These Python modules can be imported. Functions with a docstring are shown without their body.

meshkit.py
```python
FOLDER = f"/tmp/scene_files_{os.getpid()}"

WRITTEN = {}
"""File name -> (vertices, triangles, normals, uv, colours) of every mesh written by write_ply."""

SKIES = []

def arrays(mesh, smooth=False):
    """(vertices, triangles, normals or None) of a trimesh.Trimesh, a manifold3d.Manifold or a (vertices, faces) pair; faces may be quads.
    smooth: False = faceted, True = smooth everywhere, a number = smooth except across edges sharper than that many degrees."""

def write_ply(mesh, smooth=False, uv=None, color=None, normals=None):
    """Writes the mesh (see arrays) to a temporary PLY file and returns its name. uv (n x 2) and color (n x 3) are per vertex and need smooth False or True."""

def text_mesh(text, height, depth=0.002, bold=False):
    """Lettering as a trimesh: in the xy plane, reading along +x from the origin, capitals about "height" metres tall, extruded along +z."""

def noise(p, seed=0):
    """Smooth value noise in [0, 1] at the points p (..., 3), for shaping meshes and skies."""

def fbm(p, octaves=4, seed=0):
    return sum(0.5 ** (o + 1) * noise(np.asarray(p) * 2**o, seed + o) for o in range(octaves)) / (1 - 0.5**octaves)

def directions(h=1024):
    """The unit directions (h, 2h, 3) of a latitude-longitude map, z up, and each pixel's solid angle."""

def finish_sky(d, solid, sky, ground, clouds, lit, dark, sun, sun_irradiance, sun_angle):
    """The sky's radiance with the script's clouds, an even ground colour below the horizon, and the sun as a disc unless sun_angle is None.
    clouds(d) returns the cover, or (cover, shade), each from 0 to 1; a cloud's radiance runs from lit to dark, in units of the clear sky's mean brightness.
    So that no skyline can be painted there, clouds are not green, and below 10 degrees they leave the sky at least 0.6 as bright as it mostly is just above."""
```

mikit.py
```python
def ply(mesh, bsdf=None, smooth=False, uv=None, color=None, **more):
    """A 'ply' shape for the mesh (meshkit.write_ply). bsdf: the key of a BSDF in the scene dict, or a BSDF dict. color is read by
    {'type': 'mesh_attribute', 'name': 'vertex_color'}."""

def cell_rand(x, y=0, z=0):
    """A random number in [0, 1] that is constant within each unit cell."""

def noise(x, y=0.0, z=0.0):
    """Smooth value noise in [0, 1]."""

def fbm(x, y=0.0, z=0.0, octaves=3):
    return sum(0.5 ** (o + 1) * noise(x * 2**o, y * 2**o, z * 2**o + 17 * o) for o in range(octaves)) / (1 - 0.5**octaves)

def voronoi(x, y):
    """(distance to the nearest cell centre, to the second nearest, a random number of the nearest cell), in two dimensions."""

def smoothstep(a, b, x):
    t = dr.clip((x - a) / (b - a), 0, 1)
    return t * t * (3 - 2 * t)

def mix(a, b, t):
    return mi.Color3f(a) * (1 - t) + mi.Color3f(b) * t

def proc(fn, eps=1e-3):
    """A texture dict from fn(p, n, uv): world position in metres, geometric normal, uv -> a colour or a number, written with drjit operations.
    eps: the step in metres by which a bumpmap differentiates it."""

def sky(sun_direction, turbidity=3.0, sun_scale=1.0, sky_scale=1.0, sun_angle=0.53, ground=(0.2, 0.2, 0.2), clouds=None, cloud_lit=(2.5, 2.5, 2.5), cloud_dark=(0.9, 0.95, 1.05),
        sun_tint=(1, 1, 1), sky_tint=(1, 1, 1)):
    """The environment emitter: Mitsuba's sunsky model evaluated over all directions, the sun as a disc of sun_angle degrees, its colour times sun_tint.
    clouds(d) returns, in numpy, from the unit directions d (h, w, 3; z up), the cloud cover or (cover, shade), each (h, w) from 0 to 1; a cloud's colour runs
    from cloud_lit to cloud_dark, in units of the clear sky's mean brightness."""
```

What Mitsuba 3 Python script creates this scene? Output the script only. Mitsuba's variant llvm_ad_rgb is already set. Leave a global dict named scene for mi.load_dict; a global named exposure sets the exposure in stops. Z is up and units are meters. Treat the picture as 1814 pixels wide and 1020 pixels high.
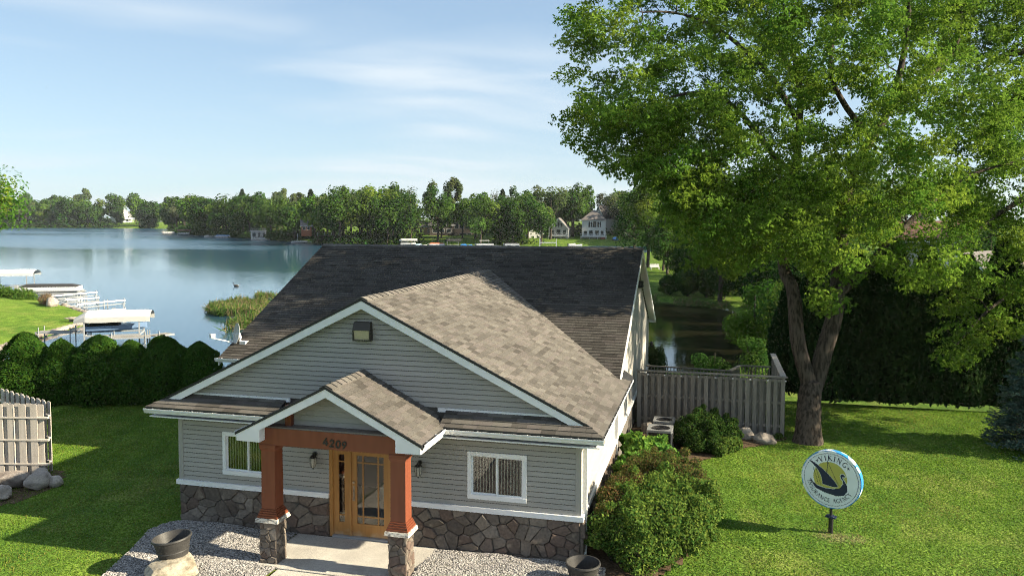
import math, numpy as np, trimesh, mitsuba as mi, mikit, meshkit
import drjit as dr
from mikit import proc, fbm, noise, voronoi, smoothstep, mix, cell_rand
from shapely.geometry import Polygon, LineString, Point, box as sbox
from shapely import affinity, unary_union
import shapely
from scipy.spatial import cKDTree, Voronoi

# ------------------------------------------------------------------ camera, sky, exposure
CAM = np.array([12.663, -16.773, 7.519])
YAW, PITCH, ROLL, FPX, CYO = math.radians(14.074), math.radians(3.284), math.radians(0.148), 1405.7, -40.74
FWD = np.array([-math.sin(YAW)*math.cos(PITCH), math.cos(YAW)*math.cos(PITCH), -math.sin(PITCH)])
RGT = np.array([math.cos(YAW), math.sin(YAW), 0.0])
UP0 = np.cross(RGT, FWD)
UP = math.cos(ROLL)*UP0 - math.sin(ROLL)*RGT
SUN = np.array([math.cos(math.radians(26)), 0.012, math.sin(math.radians(26))])

def cirrus(d):
    """thin streaks of high cloud over a pale horizon, clearer blue patches between them."""
    z = np.maximum(d[..., 2], 0.01)
    p = np.stack([d[..., 0]/(z+0.18), d[..., 1]/(z+0.18), z*0], -1)
    c, s = math.cos(0.62), math.sin(0.62)
    q = np.stack([p[..., 0]*c+p[..., 1]*s, -p[..., 0]*s+p[..., 1]*c, z*0], -1)
    warp = (meshkit.fbm(q*0.8+5.0, 3, 3)-.5)[..., None]*np.array([0.9, 0.9, 0])
    w = meshkit.fbm((q+warp)*np.array([0.75, 2.3, 1.0])+3.1, 5, 4)
    f = meshkit.fbm((q+warp*.6)*np.array([2.0, 8.5, 1.0])+9.0, 4, 8)
    big = meshkit.fbm(p*0.55+1.7, 3, 21)
    sheet_ = np.clip((big-0.36)*4.0, 0, 1)
    cov = np.clip((w-0.40)*3.2, 0, 1)*(0.35+0.9*np.clip((f-0.32)*2.2, 0, 1))*(.25+.75*sheet_)
    haze = np.exp(-z/0.10)
    return np.clip(0.66*cov+0.19+0.34*haze, 0, 0.88), np.zeros_like(cov)

exposure = 2.5
scene = {
    'sky': mikit.sky(SUN.tolist(), turbidity=2.4, sky_scale=1.0, sun_scale=2.0, sun_tint=(0.88, 1.0, 1.16), clouds=cirrus, sky_tint=(0.96, 1.0, 1.05), cloud_lit=(2.12, 2.38, 2.58), ground=(0.08, 0.10, 0.06)),
    'camera': {'type': 'perspective', 'fov': 2*math.degrees(math.atan(907/FPX)), 'fov_axis': 'x', 'near_clip': 0.2, 'far_clip': 6000.0,
               'principal_point_offset_y': -CYO/1020.0,
               'to_world': mi.ScalarTransform4f().look_at(origin=CAM.tolist(), target=(CAM+FWD).tolist(), up=UP.tolist())},
}
labels = {}

# ------------------------------------------------------------------ materials
def twos(b): return {'type': 'twosided', 'bsdf': b}
def rgb(*c): return {'type': 'rgb', 'value': list(c)}
def princ(color, rough=0.7, spec=0.4, **k):
    c = rgb(*color) if isinstance(color, (tuple, list)) else color
    return {'type': 'principled', 'base_color': c, 'roughness': rough, 'specular': spec, **k}
def bump(b, fn, scale=1.0, eps=2e-3):
    return {'type': 'bumpmap', 'arbitrary': proc(fn, eps), 'scale': scale, 'bsdf': b}
def M(name, bsdf, two=True): scene[name] = twos(bsdf) if two else bsdf

def grass_col(p, n, uv):
    big = fbm(p.x*0.35, p.y*0.35, 1.3, 3)
    mid = fbm(p.x*2.2, p.y*2.2, 5.0, 3)
    fine = noise(p.x*23, p.y*23, 2.0)
    dry = smoothstep(0.56, 0.78, fbm(p.x*0.8+7, p.y*0.8+3, 0.0, 3))
    c = mix((0.050, 0.105, 0.013), (0.112, 0.175, 0.024), smoothstep(0.25, 0.75, big*0.5+mid*0.5))
    c = mix(c, (0.17, 0.19, 0.045), dry*0.5)
    # mowing stripes, along the house's depth
    st = smoothstep(0.35, 0.65, dr.abs(2*((p.x*0.9+p.y*0.25)/1.1-dr.floor((p.x*0.9+p.y*0.25)/1.1))-1))
    c = c*(0.93+0.14*st)
    ring = smoothstep(0.75, 0.25, dr.sqrt(dr.square(p.x-15.75)+dr.square((p.y-3.05)*1.6)))
    c = mix(c, (0.22, 0.19, 0.10), ring*0.6*smoothstep(0.3, 0.6, mid))
    return c*(0.6+0.8*fine)
M('m_grass', bump(princ(proc(grass_col), 0.85, 0.15), lambda p, n, uv: 0.03*noise(p.x*19, p.y*19)+0.015*noise(p.x*41, p.y*41), 1.0))
def soil_col(p, n, uv):
    return mix((0.05, 0.035, 0.022), (0.13, 0.09, 0.06), fbm(p.x*9, p.y*9, 0, 3))*(0.5+noise(p.x*37, p.y*37))
M('m_soil', princ(proc(soil_col), 0.95, 0.1))
def gravel_col(p, n, uv):
    a, b, c = voronoi(p.x*28, p.y*28)
    return mix((0.11, 0.105, 0.10), (0.34, 0.32, 0.30), c)*smoothstep(0.0, 0.25, b-a)
M('m_gravel', princ(proc(gravel_col), 0.9, 0.2))
M('m_pebble', princ(proc(lambda p, n, uv: mix((0.10, 0.098, 0.100), (0.46, 0.435, 0.415), uv.x)), 0.8, 0.3))
def shingle_col(p, n, uv):
    g = noise(p.x*60, p.y*60, p.z*60)
    st = fbm(p.x*0.7, p.y*0.7, p.z*0.7, 3)
    c = mix((0.072, 0.065, 0.058), (0.148, 0.137, 0.122), uv.x)
    c = mix(c, (0.15, 0.13, 0.122), smoothstep(0.72, 0.8, uv.y)*0.5)
    return c*(0.72+0.35*g)*(0.75+0.5*st)
M('m_shingle', princ(proc(shingle_col), 0.92, 0.15))
M('m_shingle_shaded', princ(proc(lambda p, n, uv: shingle_col(p, n, uv)*mi.Color3f(0.60, 0.60, 0.60)), 0.92, 0.12))  # darkened copy of the shingles: shade on the main roof put into the colour
M('m_roof_edge', princ((0.02, 0.02, 0.021), 0.6))
def siding_col(p, n, uv):
    f = fbm(p.x*1.3, p.y*1.3, p.z*4, 3)
    return mix((0.295, 0.282, 0.262), (0.355, 0.338, 0.312), f*0.6+uv.x*0.4)
M('m_siding', princ(proc(siding_col), 0.55, 0.35))
def trim_col(p, n, uv):
    return mix((0.66, 0.67, 0.69), (0.80, 0.80, 0.80), fbm(p.x*2.1, p.y*2.1, p.z*2.1, 3))
M('m_trim', princ(proc(trim_col), 0.45, 0.4))
M('m_gutter', princ(proc(lambda p, n, uv: mix((0.55, 0.56, 0.56), (0.78, 0.79, 0.80), fbm(p.x*1.5, p.y*1.5, p.z*9, 3))), 0.4, 0.5))
M('m_gutter_inside', princ(proc(lambda p, n, uv: mix((0.04, 0.025, 0.015), (0.11, 0.06, 0.035), fbm(p.x*9, p.y*9, 0, 2))), 0.9))
def stone_col(p, n, uv):
    f = fbm(p.x*7, p.y*7+uv.x*9, p.z*7, 4)
    v = fbm(p.x*21, p.z*21, p.y*21, 2)
    c = mix((0.090, 0.073, 0.061), (0.205, 0.175, 0.148), uv.x)
    c = mix(c, (0.125, 0.090, 0.074), smoothstep(0.55, 0.95, uv.y))
    c = mix(c, (0.24, 0.20, 0.16), smoothstep(0.60, 0.8, f)*0.6)
    return c*(0.6+0.75*v)
M('m_stone', bump(princ(proc(stone_col), 0.85, 0.25), lambda p, n, uv: 0.012*fbm(p.x*14, p.z*14, p.y*14, 3), 1.0))
M('m_mortar_lapshade', princ((0.085, 0.077, 0.070), 0.95))  # mortar of the stonework; behind the siding its dark tone paints lap shadows
def capstone_col(p, n, uv):
    f = fbm(p.x*16, p.y*16, p.z*26, 3)
    return mix((0.20, 0.18, 0.16), (0.56, 0.53, 0.47), smoothstep(0.3, 0.6, f))
M('m_capstone', bump(princ(proc(capstone_col), 0.85), lambda p, n, uv: 0.01*fbm(p.x*25, p.y*25, p.z*30, 3), 1.0))
def concrete_col(p, n, uv):
    f = fbm(p.x*2, p.y*2, 0, 4); g = noise(p.x*70, p.y*70, 0)
    return mix((0.33, 0.31, 0.28), (0.50, 0.475, 0.43), f)*(0.78+0.34*g)
M('m_concrete', bump(princ(proc(concrete_col), 0.9, 0.2), lambda p, n, uv: 0.003*noise(p.x*80, p.y*80), 1.0))
def redwood_col(p, n, uv):
    g = fbm(p.x*14, p.y*14, p.z*1.3, 3)
    return mix((0.135, 0.036, 0.017), (0.205, 0.060, 0.028), g)
M('m_red', princ(proc(redwood_col), 0.5, 0.4))
def oak_col(p, n, uv):
    g = fbm(p.x*28, p.y*28, p.z*1.6, 3)
    c = mix((0.27, 0.115, 0.028), (0.42, 0.205, 0.055), g)
    worn = smoothstep(0.42, 0.10, p.z+0.22*fbm(p.x*9, p.z*9, 2.0, 3))
    return mix(c, (0.42, 0.30, 0.19), worn*smoothstep(0.35, 0.65, fbm(p.x*5, p.z*6, 4.0, 3)))
M('m_oak', princ(proc(oak_col), 0.4, 0.5))
def greywood_col(p, n, uv):
    g = fbm(p.x*26+uv.x*31, p.y*26, p.z*1.5, 3)
    c = mix((0.105, 0.098, 0.088), (0.27, 0.252, 0.225), g*0.5+uv.x*0.5)
    return c*(0.8+0.35*noise(p.x*60, p.y*60, p.z*5))
M('m_greywood', princ(proc(greywood_col), 0.9, 0.15))
M('m_palewood', princ(proc(lambda p, n, uv: mix((0.30, 0.265, 0.235), (0.52, 0.475, 0.43), fbm(p.x*24+uv.x*31, p.y*24, p.z*1.4, 3)*0.6+uv.x*0.4)), 0.9, 0.15))
M('m_darkwood', princ(proc(lambda p, n, uv: mix((0.05, 0.035, 0.025), (0.12, 0.085, 0.06), fbm(p.x*12, p.y*12, p.z*12, 3))), 0.9))
M('m_black', princ((0.012, 0.012, 0.014), 0.45, 0.5))
M('m_dark_room', princ((0.030, 0.030, 0.032), 0.9))
M('m_blind', princ((0.52, 0.55, 0.48), 0.7))
M('m_metal_dark', princ((0.05, 0.045, 0.04), 0.4, 0.5, metallic=0.6))
M('m_brass', princ((0.33, 0.26, 0.2), 0.35, 0.5, metallic=0.8))
M('m_white', princ((0.56, 0.57, 0.58), 0.4, 0.45))
M('m_grey', princ((0.30, 0.31, 0.32), 0.45, 0.45))
M('m_lens', princ((0.42, 0.37, 0.24), 0.35, 0.5))
M('m_lamp_glass', princ((0.34, 0.33, 0.29), 0.25, 0.5))
scene['m_glass'] = {'type': 'thindielectric', 'int_ior': 1.6}
def tub_col(p, n, uv): return mix((0.017, 0.017, 0.018), (0.050, 0.048, 0.046), fbm(p.x*5, p.y*5, p.z*9, 3))
scene['m_leaf_far'] = {'type': 'principledthin', 'base_color': {'type': 'mesh_attribute', 'name': 'vertex_color'}, 'roughness': 0.8, 'spec_trans': 0.0, 'diff_trans': 1.0, 'eta': 1.3}
M('m_tub', princ(proc(tub_col), 0.55, 0.4))
def rock_col(p, n, uv):
    f = fbm(p.x*5, p.y*5, p.z*5, 4)
    c = mix((0.15, 0.125, 0.11), (0.38, 0.335, 0.295), smoothstep(0.25, 0.7, f*0.7+uv.x*0.3))
    return c*(0.75+0.4*noise(p.x*40, p.y*40, p.z*40))
M('m_rock', bump(princ(proc(rock_col), 0.9, 0.2), lambda p, n, uv: 0.03*fbm(p.x*9, p.y*9, p.z*9, 3), 1.0))
def lime_col(p, n, uv):
    f = fbm(p.x*6, p.y*6, p.z*6, 4)
    c = mix((0.17, 0.145, 0.105), (0.34, 0.305, 0.24), smoothstep(0.25, 0.65, f))
    return c*smoothstep(0.12, 0.34, noise(p.x*22, p.y*22, p.z*22)*0.7+f*0.3+0.08)
M('m_limestone', bump(princ(proc(lime_col), 0.9, 0.2), lambda p, n, uv: 0.035*fbm(p.x*10, p.y*10, p.z*10, 3), 1.0))
def bark_col(p, n, uv):
    f = fbm(p.x*21, p.y*21, p.z*3.2, 4)
    return mix((0.026, 0.021, 0.017), (0.085, 0.070, 0.059), smoothstep(0.25, 0.7, f))
M('m_bark', bump(princ(proc(bark_col), 0.95, 0.1), lambda p, n, uv: 0.035*fbm(p.x*21, p.y*21, p.z*3.2, 3), 1.0))
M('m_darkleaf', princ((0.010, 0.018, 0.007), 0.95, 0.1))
scene['m_leaf'] = {'type': 'principledthin', 'base_color': {'type': 'mesh_attribute', 'name': 'vertex_color'}, 'roughness': 0.42, 'spec_trans': 0.0, 'diff_trans': 0.8, 'eta': 1.45}
M('m_paint', {'type': 'diffuse', 'reflectance': {'type': 'mesh_attribute', 'name': 'vertex_color'}})
def water_h(p, n, uv):
    patch = 0.25+0.9*smoothstep(0.35, 0.65, fbm(p.x*0.012+3, p.y*0.03, 0.0, 3))
    far = smoothstep(60.0, 260.0, p.y)
    return patch*(0.006+0.045*far)*fbm(p.x*1.1, p.y*1.9, 0.0, 3)+0.0012*noise(p.x*5, p.y*7)
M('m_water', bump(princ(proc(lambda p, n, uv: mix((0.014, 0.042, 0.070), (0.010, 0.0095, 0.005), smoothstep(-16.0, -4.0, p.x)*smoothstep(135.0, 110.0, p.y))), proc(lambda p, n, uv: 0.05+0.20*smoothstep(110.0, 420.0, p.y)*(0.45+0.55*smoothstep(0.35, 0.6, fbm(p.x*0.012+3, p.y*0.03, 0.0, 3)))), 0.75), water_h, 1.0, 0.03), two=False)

M('m_ac_panel', princ((0.17, 0.175, 0.18), .5, .4))
M('m_sign_face', princ((0.72, 0.77, 0.80), 0.35, 0.4))
M('m_sign_rim', princ(proc(lambda p, n, uv: mix((0.03, 0.20, 0.50), (0.62, 0.68, 0.74), smoothstep(0.52, 0.60, fbm(p.x*7, p.y*7, p.z*6, 3)))), 0.35, 0.4))
M('m_navy', princ((0.012, 0.020, 0.055), 0.4, 0.4)); M('m_olive', princ((0.42, 0.40, 0.09), 0.45, 0.4))
M('m_window', princ((0.02, 0.024, 0.028), 0.08, 0.6)); M('m_metal', princ((0.27, 0.28, 0.29), 0.4, 0.5))
for k_, c_ in (('white', (.46, .46, .45)), ('pale', (.32, .32, .31)), ('tan', (.46, .30, .19)), ('brown', (.10, .055, .04)), ('dark', (.05, .045, .04)), ('blue', (.17, .20, .25))): M('m_wall_'+k_, princ(c_, .8, .2))
M('m_brick', princ((.30, .12, .07), .9)); M('m_stairs', princ((.20, .06, .045), .8))
for k_, c_ in (('far', (.15, .135, .13)), ('dark', (.06, .055, .055)), ('red', (.17, .09, .075))): M('m_roof_'+k_, princ(c_, .9, .15))
for k_, c_ in (('', (.42, .42, .41)), ('_dark', (.035, .034, .035)), ('_blue', (.04, .20, .52)), ('_lightblue', (.36, .48, .58)), ('_red', (.55, .16, .08))): M('m_canvas'+k_, princ(c_, .8, .2))
M('m_boat_blue', princ((.14, .22, .36), .3, .5)); M('m_goose', princ((.07, .06, .05), .8))

# ------------------------------------------------------------------ mesh helpers
def cat(parts):
    vs, fs, us, n = [], [], [], 0
    hasuv = any(len(p) > 2 for p in parts)
    for p in parts:
        v, f = np.asarray(p[0], float), np.asarray(p[1], int)
        if f.shape[1] == 4: f = np.vstack([f[:, [0, 1, 2]], f[:, [0, 2, 3]]])
        vs.append(v); fs.append(f+n); n += len(v)
        if hasuv: us.append(np.asarray(p[2], float) if len(p) > 2 else np.full((len(v), 2), 0.5))
    out = (np.vstack(vs), np.vstack(fs))
    return out+(np.vstack(us),) if hasuv else out
def tone(m, a, b=0.5):
    m = (m[0], m[1]); v = np.asarray(m[0]); return (v, m[1], np.tile([a, b], (len(v), 1)))
BF = np.array([[0, 3, 2, 1], [4, 5, 6, 7], [0, 1, 5, 4], [1, 2, 6, 5], [2, 3, 7, 6], [3, 0, 4, 7]])
BF3 = np.vstack([BF[:, [0, 1, 2]], BF[:, [0, 2, 3]]])
def box(x0, x1, y0, y1, z0, z1):
    return (np.array([[x0, y0, z0], [x1, y0, z0], [x1, y1, z0], [x0, y1, z0], [x0, y0, z1], [x1, y0, z1], [x1, y1, z1], [x0, y1, z1]], float), BF3)
def hexa(b4, t4): return (np.array(list(b4)+list(t4), float), BF3)
def frame_of(d):
    d = np.asarray(d, float); d = d/np.linalg.norm(d)
    a = np.cross(d, [0, 0, 1.0] if abs(d[2]) < 0.95 else [1.0, 0, 0]); a /= np.linalg.norm(a)
    return d, a, np.cross(a, d)
def beam(p0, p1, w, h):
    p0, p1 = np.asarray(p0, float), np.asarray(p1, float); d, a, b = frame_of(p1-p0)
    q = [(-w/2, -h/2), (w/2, -h/2), (w/2, h/2), (-w/2, h/2)]
    return (np.array([p0+a*x+b*y for x, y in q]+[p1+a*x+b*y for x, y in q]), BF3)
def tube(path, r, sides=8, cap=True):
    p = np.asarray(path, float); r = np.broadcast_to(np.asarray(r, float), (len(p),))
    t = np.gradient(p, axis=0); t /= np.linalg.norm(t, axis=1, keepdims=True)+1e-12
    ref = np.array([0, 0, 1.0]) if abs(t[:, 2]).mean() < 0.8 else np.array([1.0, 0.1, 0])
    a = np.cross(t, ref); a /= np.linalg.norm(a, axis=1, keepdims=True)+1e-12
    b = np.cross(t, a); ang = np.arange(sides)*2*np.pi/sides
    v = p[:, None]+r[:, None, None]*(np.cos(ang)[None, :, None]*a[:, None]+np.sin(ang)[None, :, None]*b[:, None])
    i, j = np.meshgrid(np.arange(len(p)-1), np.arange(sides), indexing='ij')
    q = np.stack([i*sides+j, i*sides+(j+1) % sides, (i+1)*sides+(j+1) % sides, (i+1)*sides+j], -1).reshape(-1, 4)
    f = np.vstack([q[:, [0, 1, 2]], q[:, [0, 2, 3]]])
    v = v.reshape(-1, 3)
    if cap:
        n = len(v); v = np.vstack([v, p[0], p[-1]]); k = np.arange(sides); e = (len(p)-1)*sides
        f = np.vstack([f, np.stack([k*0+n, (k+1) % sides, k], 1), np.stack([k*0+n+1, e+k, e+(k+1) % sides], 1)])
    return (v, f)
def lathe(profile, center, sides=28, axis=None):
    pr = np.asarray(profile, float); ang = np.arange(sides)*2*np.pi/sides
    v = np.stack([pr[:, None, 0]*np.cos(ang), pr[:, None, 0]*np.sin(ang), np.repeat(pr[:, 1:2], sides, 1)], -1).reshape(-1, 3)
    i, j = np.meshgrid(np.arange(len(pr)-1), np.arange(sides), indexing='ij')
    q = np.stack([i*sides+j, i*sides+(j+1) % sides, (i+1)*sides+(j+1) % sides, (i+1)*sides+j], -1).reshape(-1, 4)
    if axis is not None:
        d, a, b = frame_of(axis); v = v[:, :1]*a+v[:, 1:2]*b+v[:, 2:3]*d
    return (v+np.asarray(center, float), np.vstack([q[:, [0, 1, 2]], q[:, [0, 2, 3]]]))
def extrude(poly, h):
    """shapely polygon(s) -> solid from z=0 to h."""
    out = []
    for g in getattr(poly, 'geoms', [poly]):
        if g.geom_type != 'Polygon' or g.area < 1e-9: continue
        m = trimesh.creation.extrude_polygon(g, h, engine='earcut'); out.append((np.array(m.vertices), np.array(m.faces)))
    return cat(out)
def mapped(m, o, ex, ey, ez):
    v = np.asarray(m[0]); o, ex, ey, ez = (np.asarray(k, float) for k in (o, ex, ey, ez))
    return (o+v[:, :1]*ex+v[:, 1:2]*ey+v[:, 2:3]*ez,)+tuple(m[1:])
def extrude_y(poly, y0, y1):      # polygon in (x, z)
    return mapped(extrude(poly, y1-y0), (0, y1, 0), (1, 0, 0), (0, 0, 1), (0, -1, 0))
def extrude_x(poly, x0, x1):      # polygon in (y, z)
    return mapped(extrude(poly, x1-x0), (x0, 0, 0), (0, 1, 0), (0, 0, 1), (1, 0, 0))
def icos(sub=2):
    m = trimesh.creation.icosphere(sub); return np.array(m.vertices), np.array(m.faces)
NUM = {}
def key_for(name, parent=None):
    k = f'{parent}__{name}' if parent else name
    n = NUM.get(k, 0); NUM[k] = n+1
    return k if n == 0 else f'{k}_{n:03d}'
def add(name, mesh, bsdf, parent=None, smooth=False, color=None, label=None, cat_=None, group=None, kind=None):
    if len(mesh[1]) == 0: print('EMPTY', name, parent)
    k = key_for(name, parent)
    uv = mesh[2] if len(mesh) > 2 else None
    scene[k] = mikit.ply((mesh[0], mesh[1]), bsdf, smooth=(smooth if uv is None and color is None else bool(smooth)), uv=uv, color=color)
    tag(k, label, cat_, group, kind); return k
def tag(k, label=None, cat_=None, group=None, kind=None):
    d = {a: b for a, b in (('label', label), ('category', cat_), ('group', group), ('kind', kind)) if b}
    if d: labels[k] = d
def thing(name, label, cat_, group=None):
    k = key_for(name); tag(k, label, cat_, group); return k
rngs = lambda s: np.random.default_rng(s)
# ------------------------------------------------------------------ setting: ground, lake
KL = 1.207       # the lake lies about three metres below the lot
def out(x, y): return (CAM[0]+KL*(x-CAM[0]), CAM[1]+KL*(y-CAM[1]))
LAKE = Polygon([out(*q) for q in [(-150, 66), (-100, 58), (-72, 57), (-60, 54.5), (-49, 48), (-42.5, 43.5), (-39, 41), (-37.6, 38.8), (-36.2, 35), (-34.6, 30), (-32.5, 25), (-28, 21), (-20, 20.5),
                (-10, 22.5), (-3, 26), (5, 29), (9, 28), (12, 28.5), (14.2, 31), (16, 36), (16.5, 46), (15.5, 57), (14.5, 65), (9, 68), (4, 69), (-4, 76), (-9, 100),
                (-8, 150), (-3, 205), (0, 243), (-25, 240), (-50, 233), (-76, 222), (-103, 216), (-121, 234), (-150, 262), (-172, 283), (-215, 320), (-257, 354), (-300, 400),
                (-345, 444), (-385, 500), (-430, 560), (-508, 588), (-565, 560), (-640, 500), (-600, 210), (-300, 95)]])
WATER_Z = -3.0
def terrain(x, y):
    pts = shapely.points(np.stack([np.ravel(x), np.ravel(y)], -1))
    sd = shapely.distance(LAKE.exterior, pts).reshape(np.shape(x)); sd = np.where(shapely.contains(LAKE, pts).reshape(np.shape(x)), -sd, sd)
    d = np.hypot(x-CAM[0], y-CAM[1])
    land = -2.72+np.clip(sd, 0, 14)*0.045
    far = np.clip((d-230)/70, 0, 1)
    land = np.where(far > 0, land+far*np.clip(sd-6, 0, 90)*0.055, land)
    lot = np.clip((26-y)/9, 0, 1)*np.clip((x+33)/10, 0, 1); lot = lot*lot*(3-2*lot)
    land = land*(1-lot)+lot*0.0
    hum = 0.05*(meshkit.fbm(np.stack([x*0.22, y*0.22, x*0], -1), 2, 5)-0.5)
    hum = hum*np.clip(sd/3, 0, 1)*(1-lot)
    return np.where(sd > 0, land+hum, np.maximum(-2.8+sd*0.9, -5.0)), sd
def axis_steps(a, b, c, d, fine, n):
    lo = a+(b-a)*(1-np.linspace(1, 0, n, endpoint=False)**2.2); hi = d-(d-c)*(np.linspace(1, 0, n+1)[:-1]**2.2)[::-1]*1.0
    hi = c+(d-c)*np.linspace(0, 1, n+1)[1:]**2.2
    lo = b-(b-a)*np.linspace(1, 0, n+1)[:-1]**2.2
    return np.concatenate([lo, np.arange(b, c, fine), hi])
gx = axis_steps(-1700, -56, 36, 1700, 1.0, 75); gy = axis_steps(-60, -8, 80, 2400, 1.0, 110)
GX, GY = np.meshgrid(gx, gy); GZ, GSD = terrain(GX, GY)
nx, ny = len(gx), len(gy)
ii, jj = np.meshgrid(np.arange(ny-1), np.arange(nx-1), indexing='ij')
q = np.stack([ii*nx+jj, ii*nx+jj+1, (ii+1)*nx+jj+1, (ii+1)*nx+jj], -1).reshape(-1, 4)
add('ground', (np.stack([GX, GY, GZ], -1).reshape(-1, 3), np.vstack([q[:, [0, 1, 2]], q[:, [0, 2, 3]]])), 'm_grass', smooth=True, label='mown green lawn around the building and along the lake shores', kind='structure')
def gz(x, y): return float(terrain(np.array([x], float), np.array([y], float))[0][0])
bx0, by0, bx1, by1 = LAKE.bounds
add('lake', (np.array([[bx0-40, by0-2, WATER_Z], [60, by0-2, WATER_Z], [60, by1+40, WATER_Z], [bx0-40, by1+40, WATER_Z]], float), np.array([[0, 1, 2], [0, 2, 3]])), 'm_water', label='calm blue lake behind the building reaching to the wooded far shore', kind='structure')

# ------------------------------------------------------------------ the building
H = thing('office_building', 'single storey grey sided building with shingle roofs, stone base and red porch beside the lake', 'building')
W, ZT, ZG, OV = 10.0, 1.09, 2.93, 0.54            # front width, top of the stone band trim, gutter top, overhang
ZR, ZE, Y1, YR, Y2, XL, XR = 6.49, 3.14, 5.03, 12.13, 19.23, -2.34, 10.28     # main roof
XW0 = -2.06                                        # left wall of the main block
ZW, YF = 5.72, -0.23                               # front wing ridge and rake face
SW = (ZW-2.98)/(5+OV)                              # wing slope
SM = (ZR-ZE)/(YR-Y1)
FLOOR = 0.06
LW, RW = (1.25, 2.56, 1.36, 2.33), (7.48, 8.78, 1.32, 2.31)      # windows x0 x1 z0 z1
DR = (4.04, 5.77, FLOOR, 2.16)                     # door unit
rg = rngs(11)

# backing walls with the openings left free
def wall_boxes(x0, x1, z0, z1, y0, y1, holes):
    xs = sorted({x0, x1, *[h[0] for h in holes], *[h[1] for h in holes]}); out = []
    for a, b in zip(xs[:-1], xs[1:]):
        m = (a+b)/2; hs = sorted([(h[2], h[3]) for h in holes if h[0] < m < h[1]]); z = z0
        for lo, hi in hs:
            if lo > z: out.append(box(a, b, y0, y1, z, lo))
            z = hi
        if z < z1: out.append(box(a, b, y0, y1, z, z1))
    return out
FW = add('front_wall', cat(wall_boxes(0, W, -0.3, 2.72, 0.0, 0.14, [LW, RW, DR])), 'm_mortar_lapshade', H)
SIDEW = add('side_wall', cat([box(9.86, W-0.002, 0.14, 18.9, -0.3, 2.9), box(0, 0.14, 0.14, 5.3, -0.3, 2.72), box(XW0, 0.0, 5.45, 5.59, -0.3, 2.9), box(XW0, XW0+0.14, 5.59, 18.9, -0.3, 2.9)]), 'm_siding', H)
add('rear_wall', box(XW0, W-0.003, 18.901, 19.04, -0.3, 2.9), 'm_siding', H)
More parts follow.
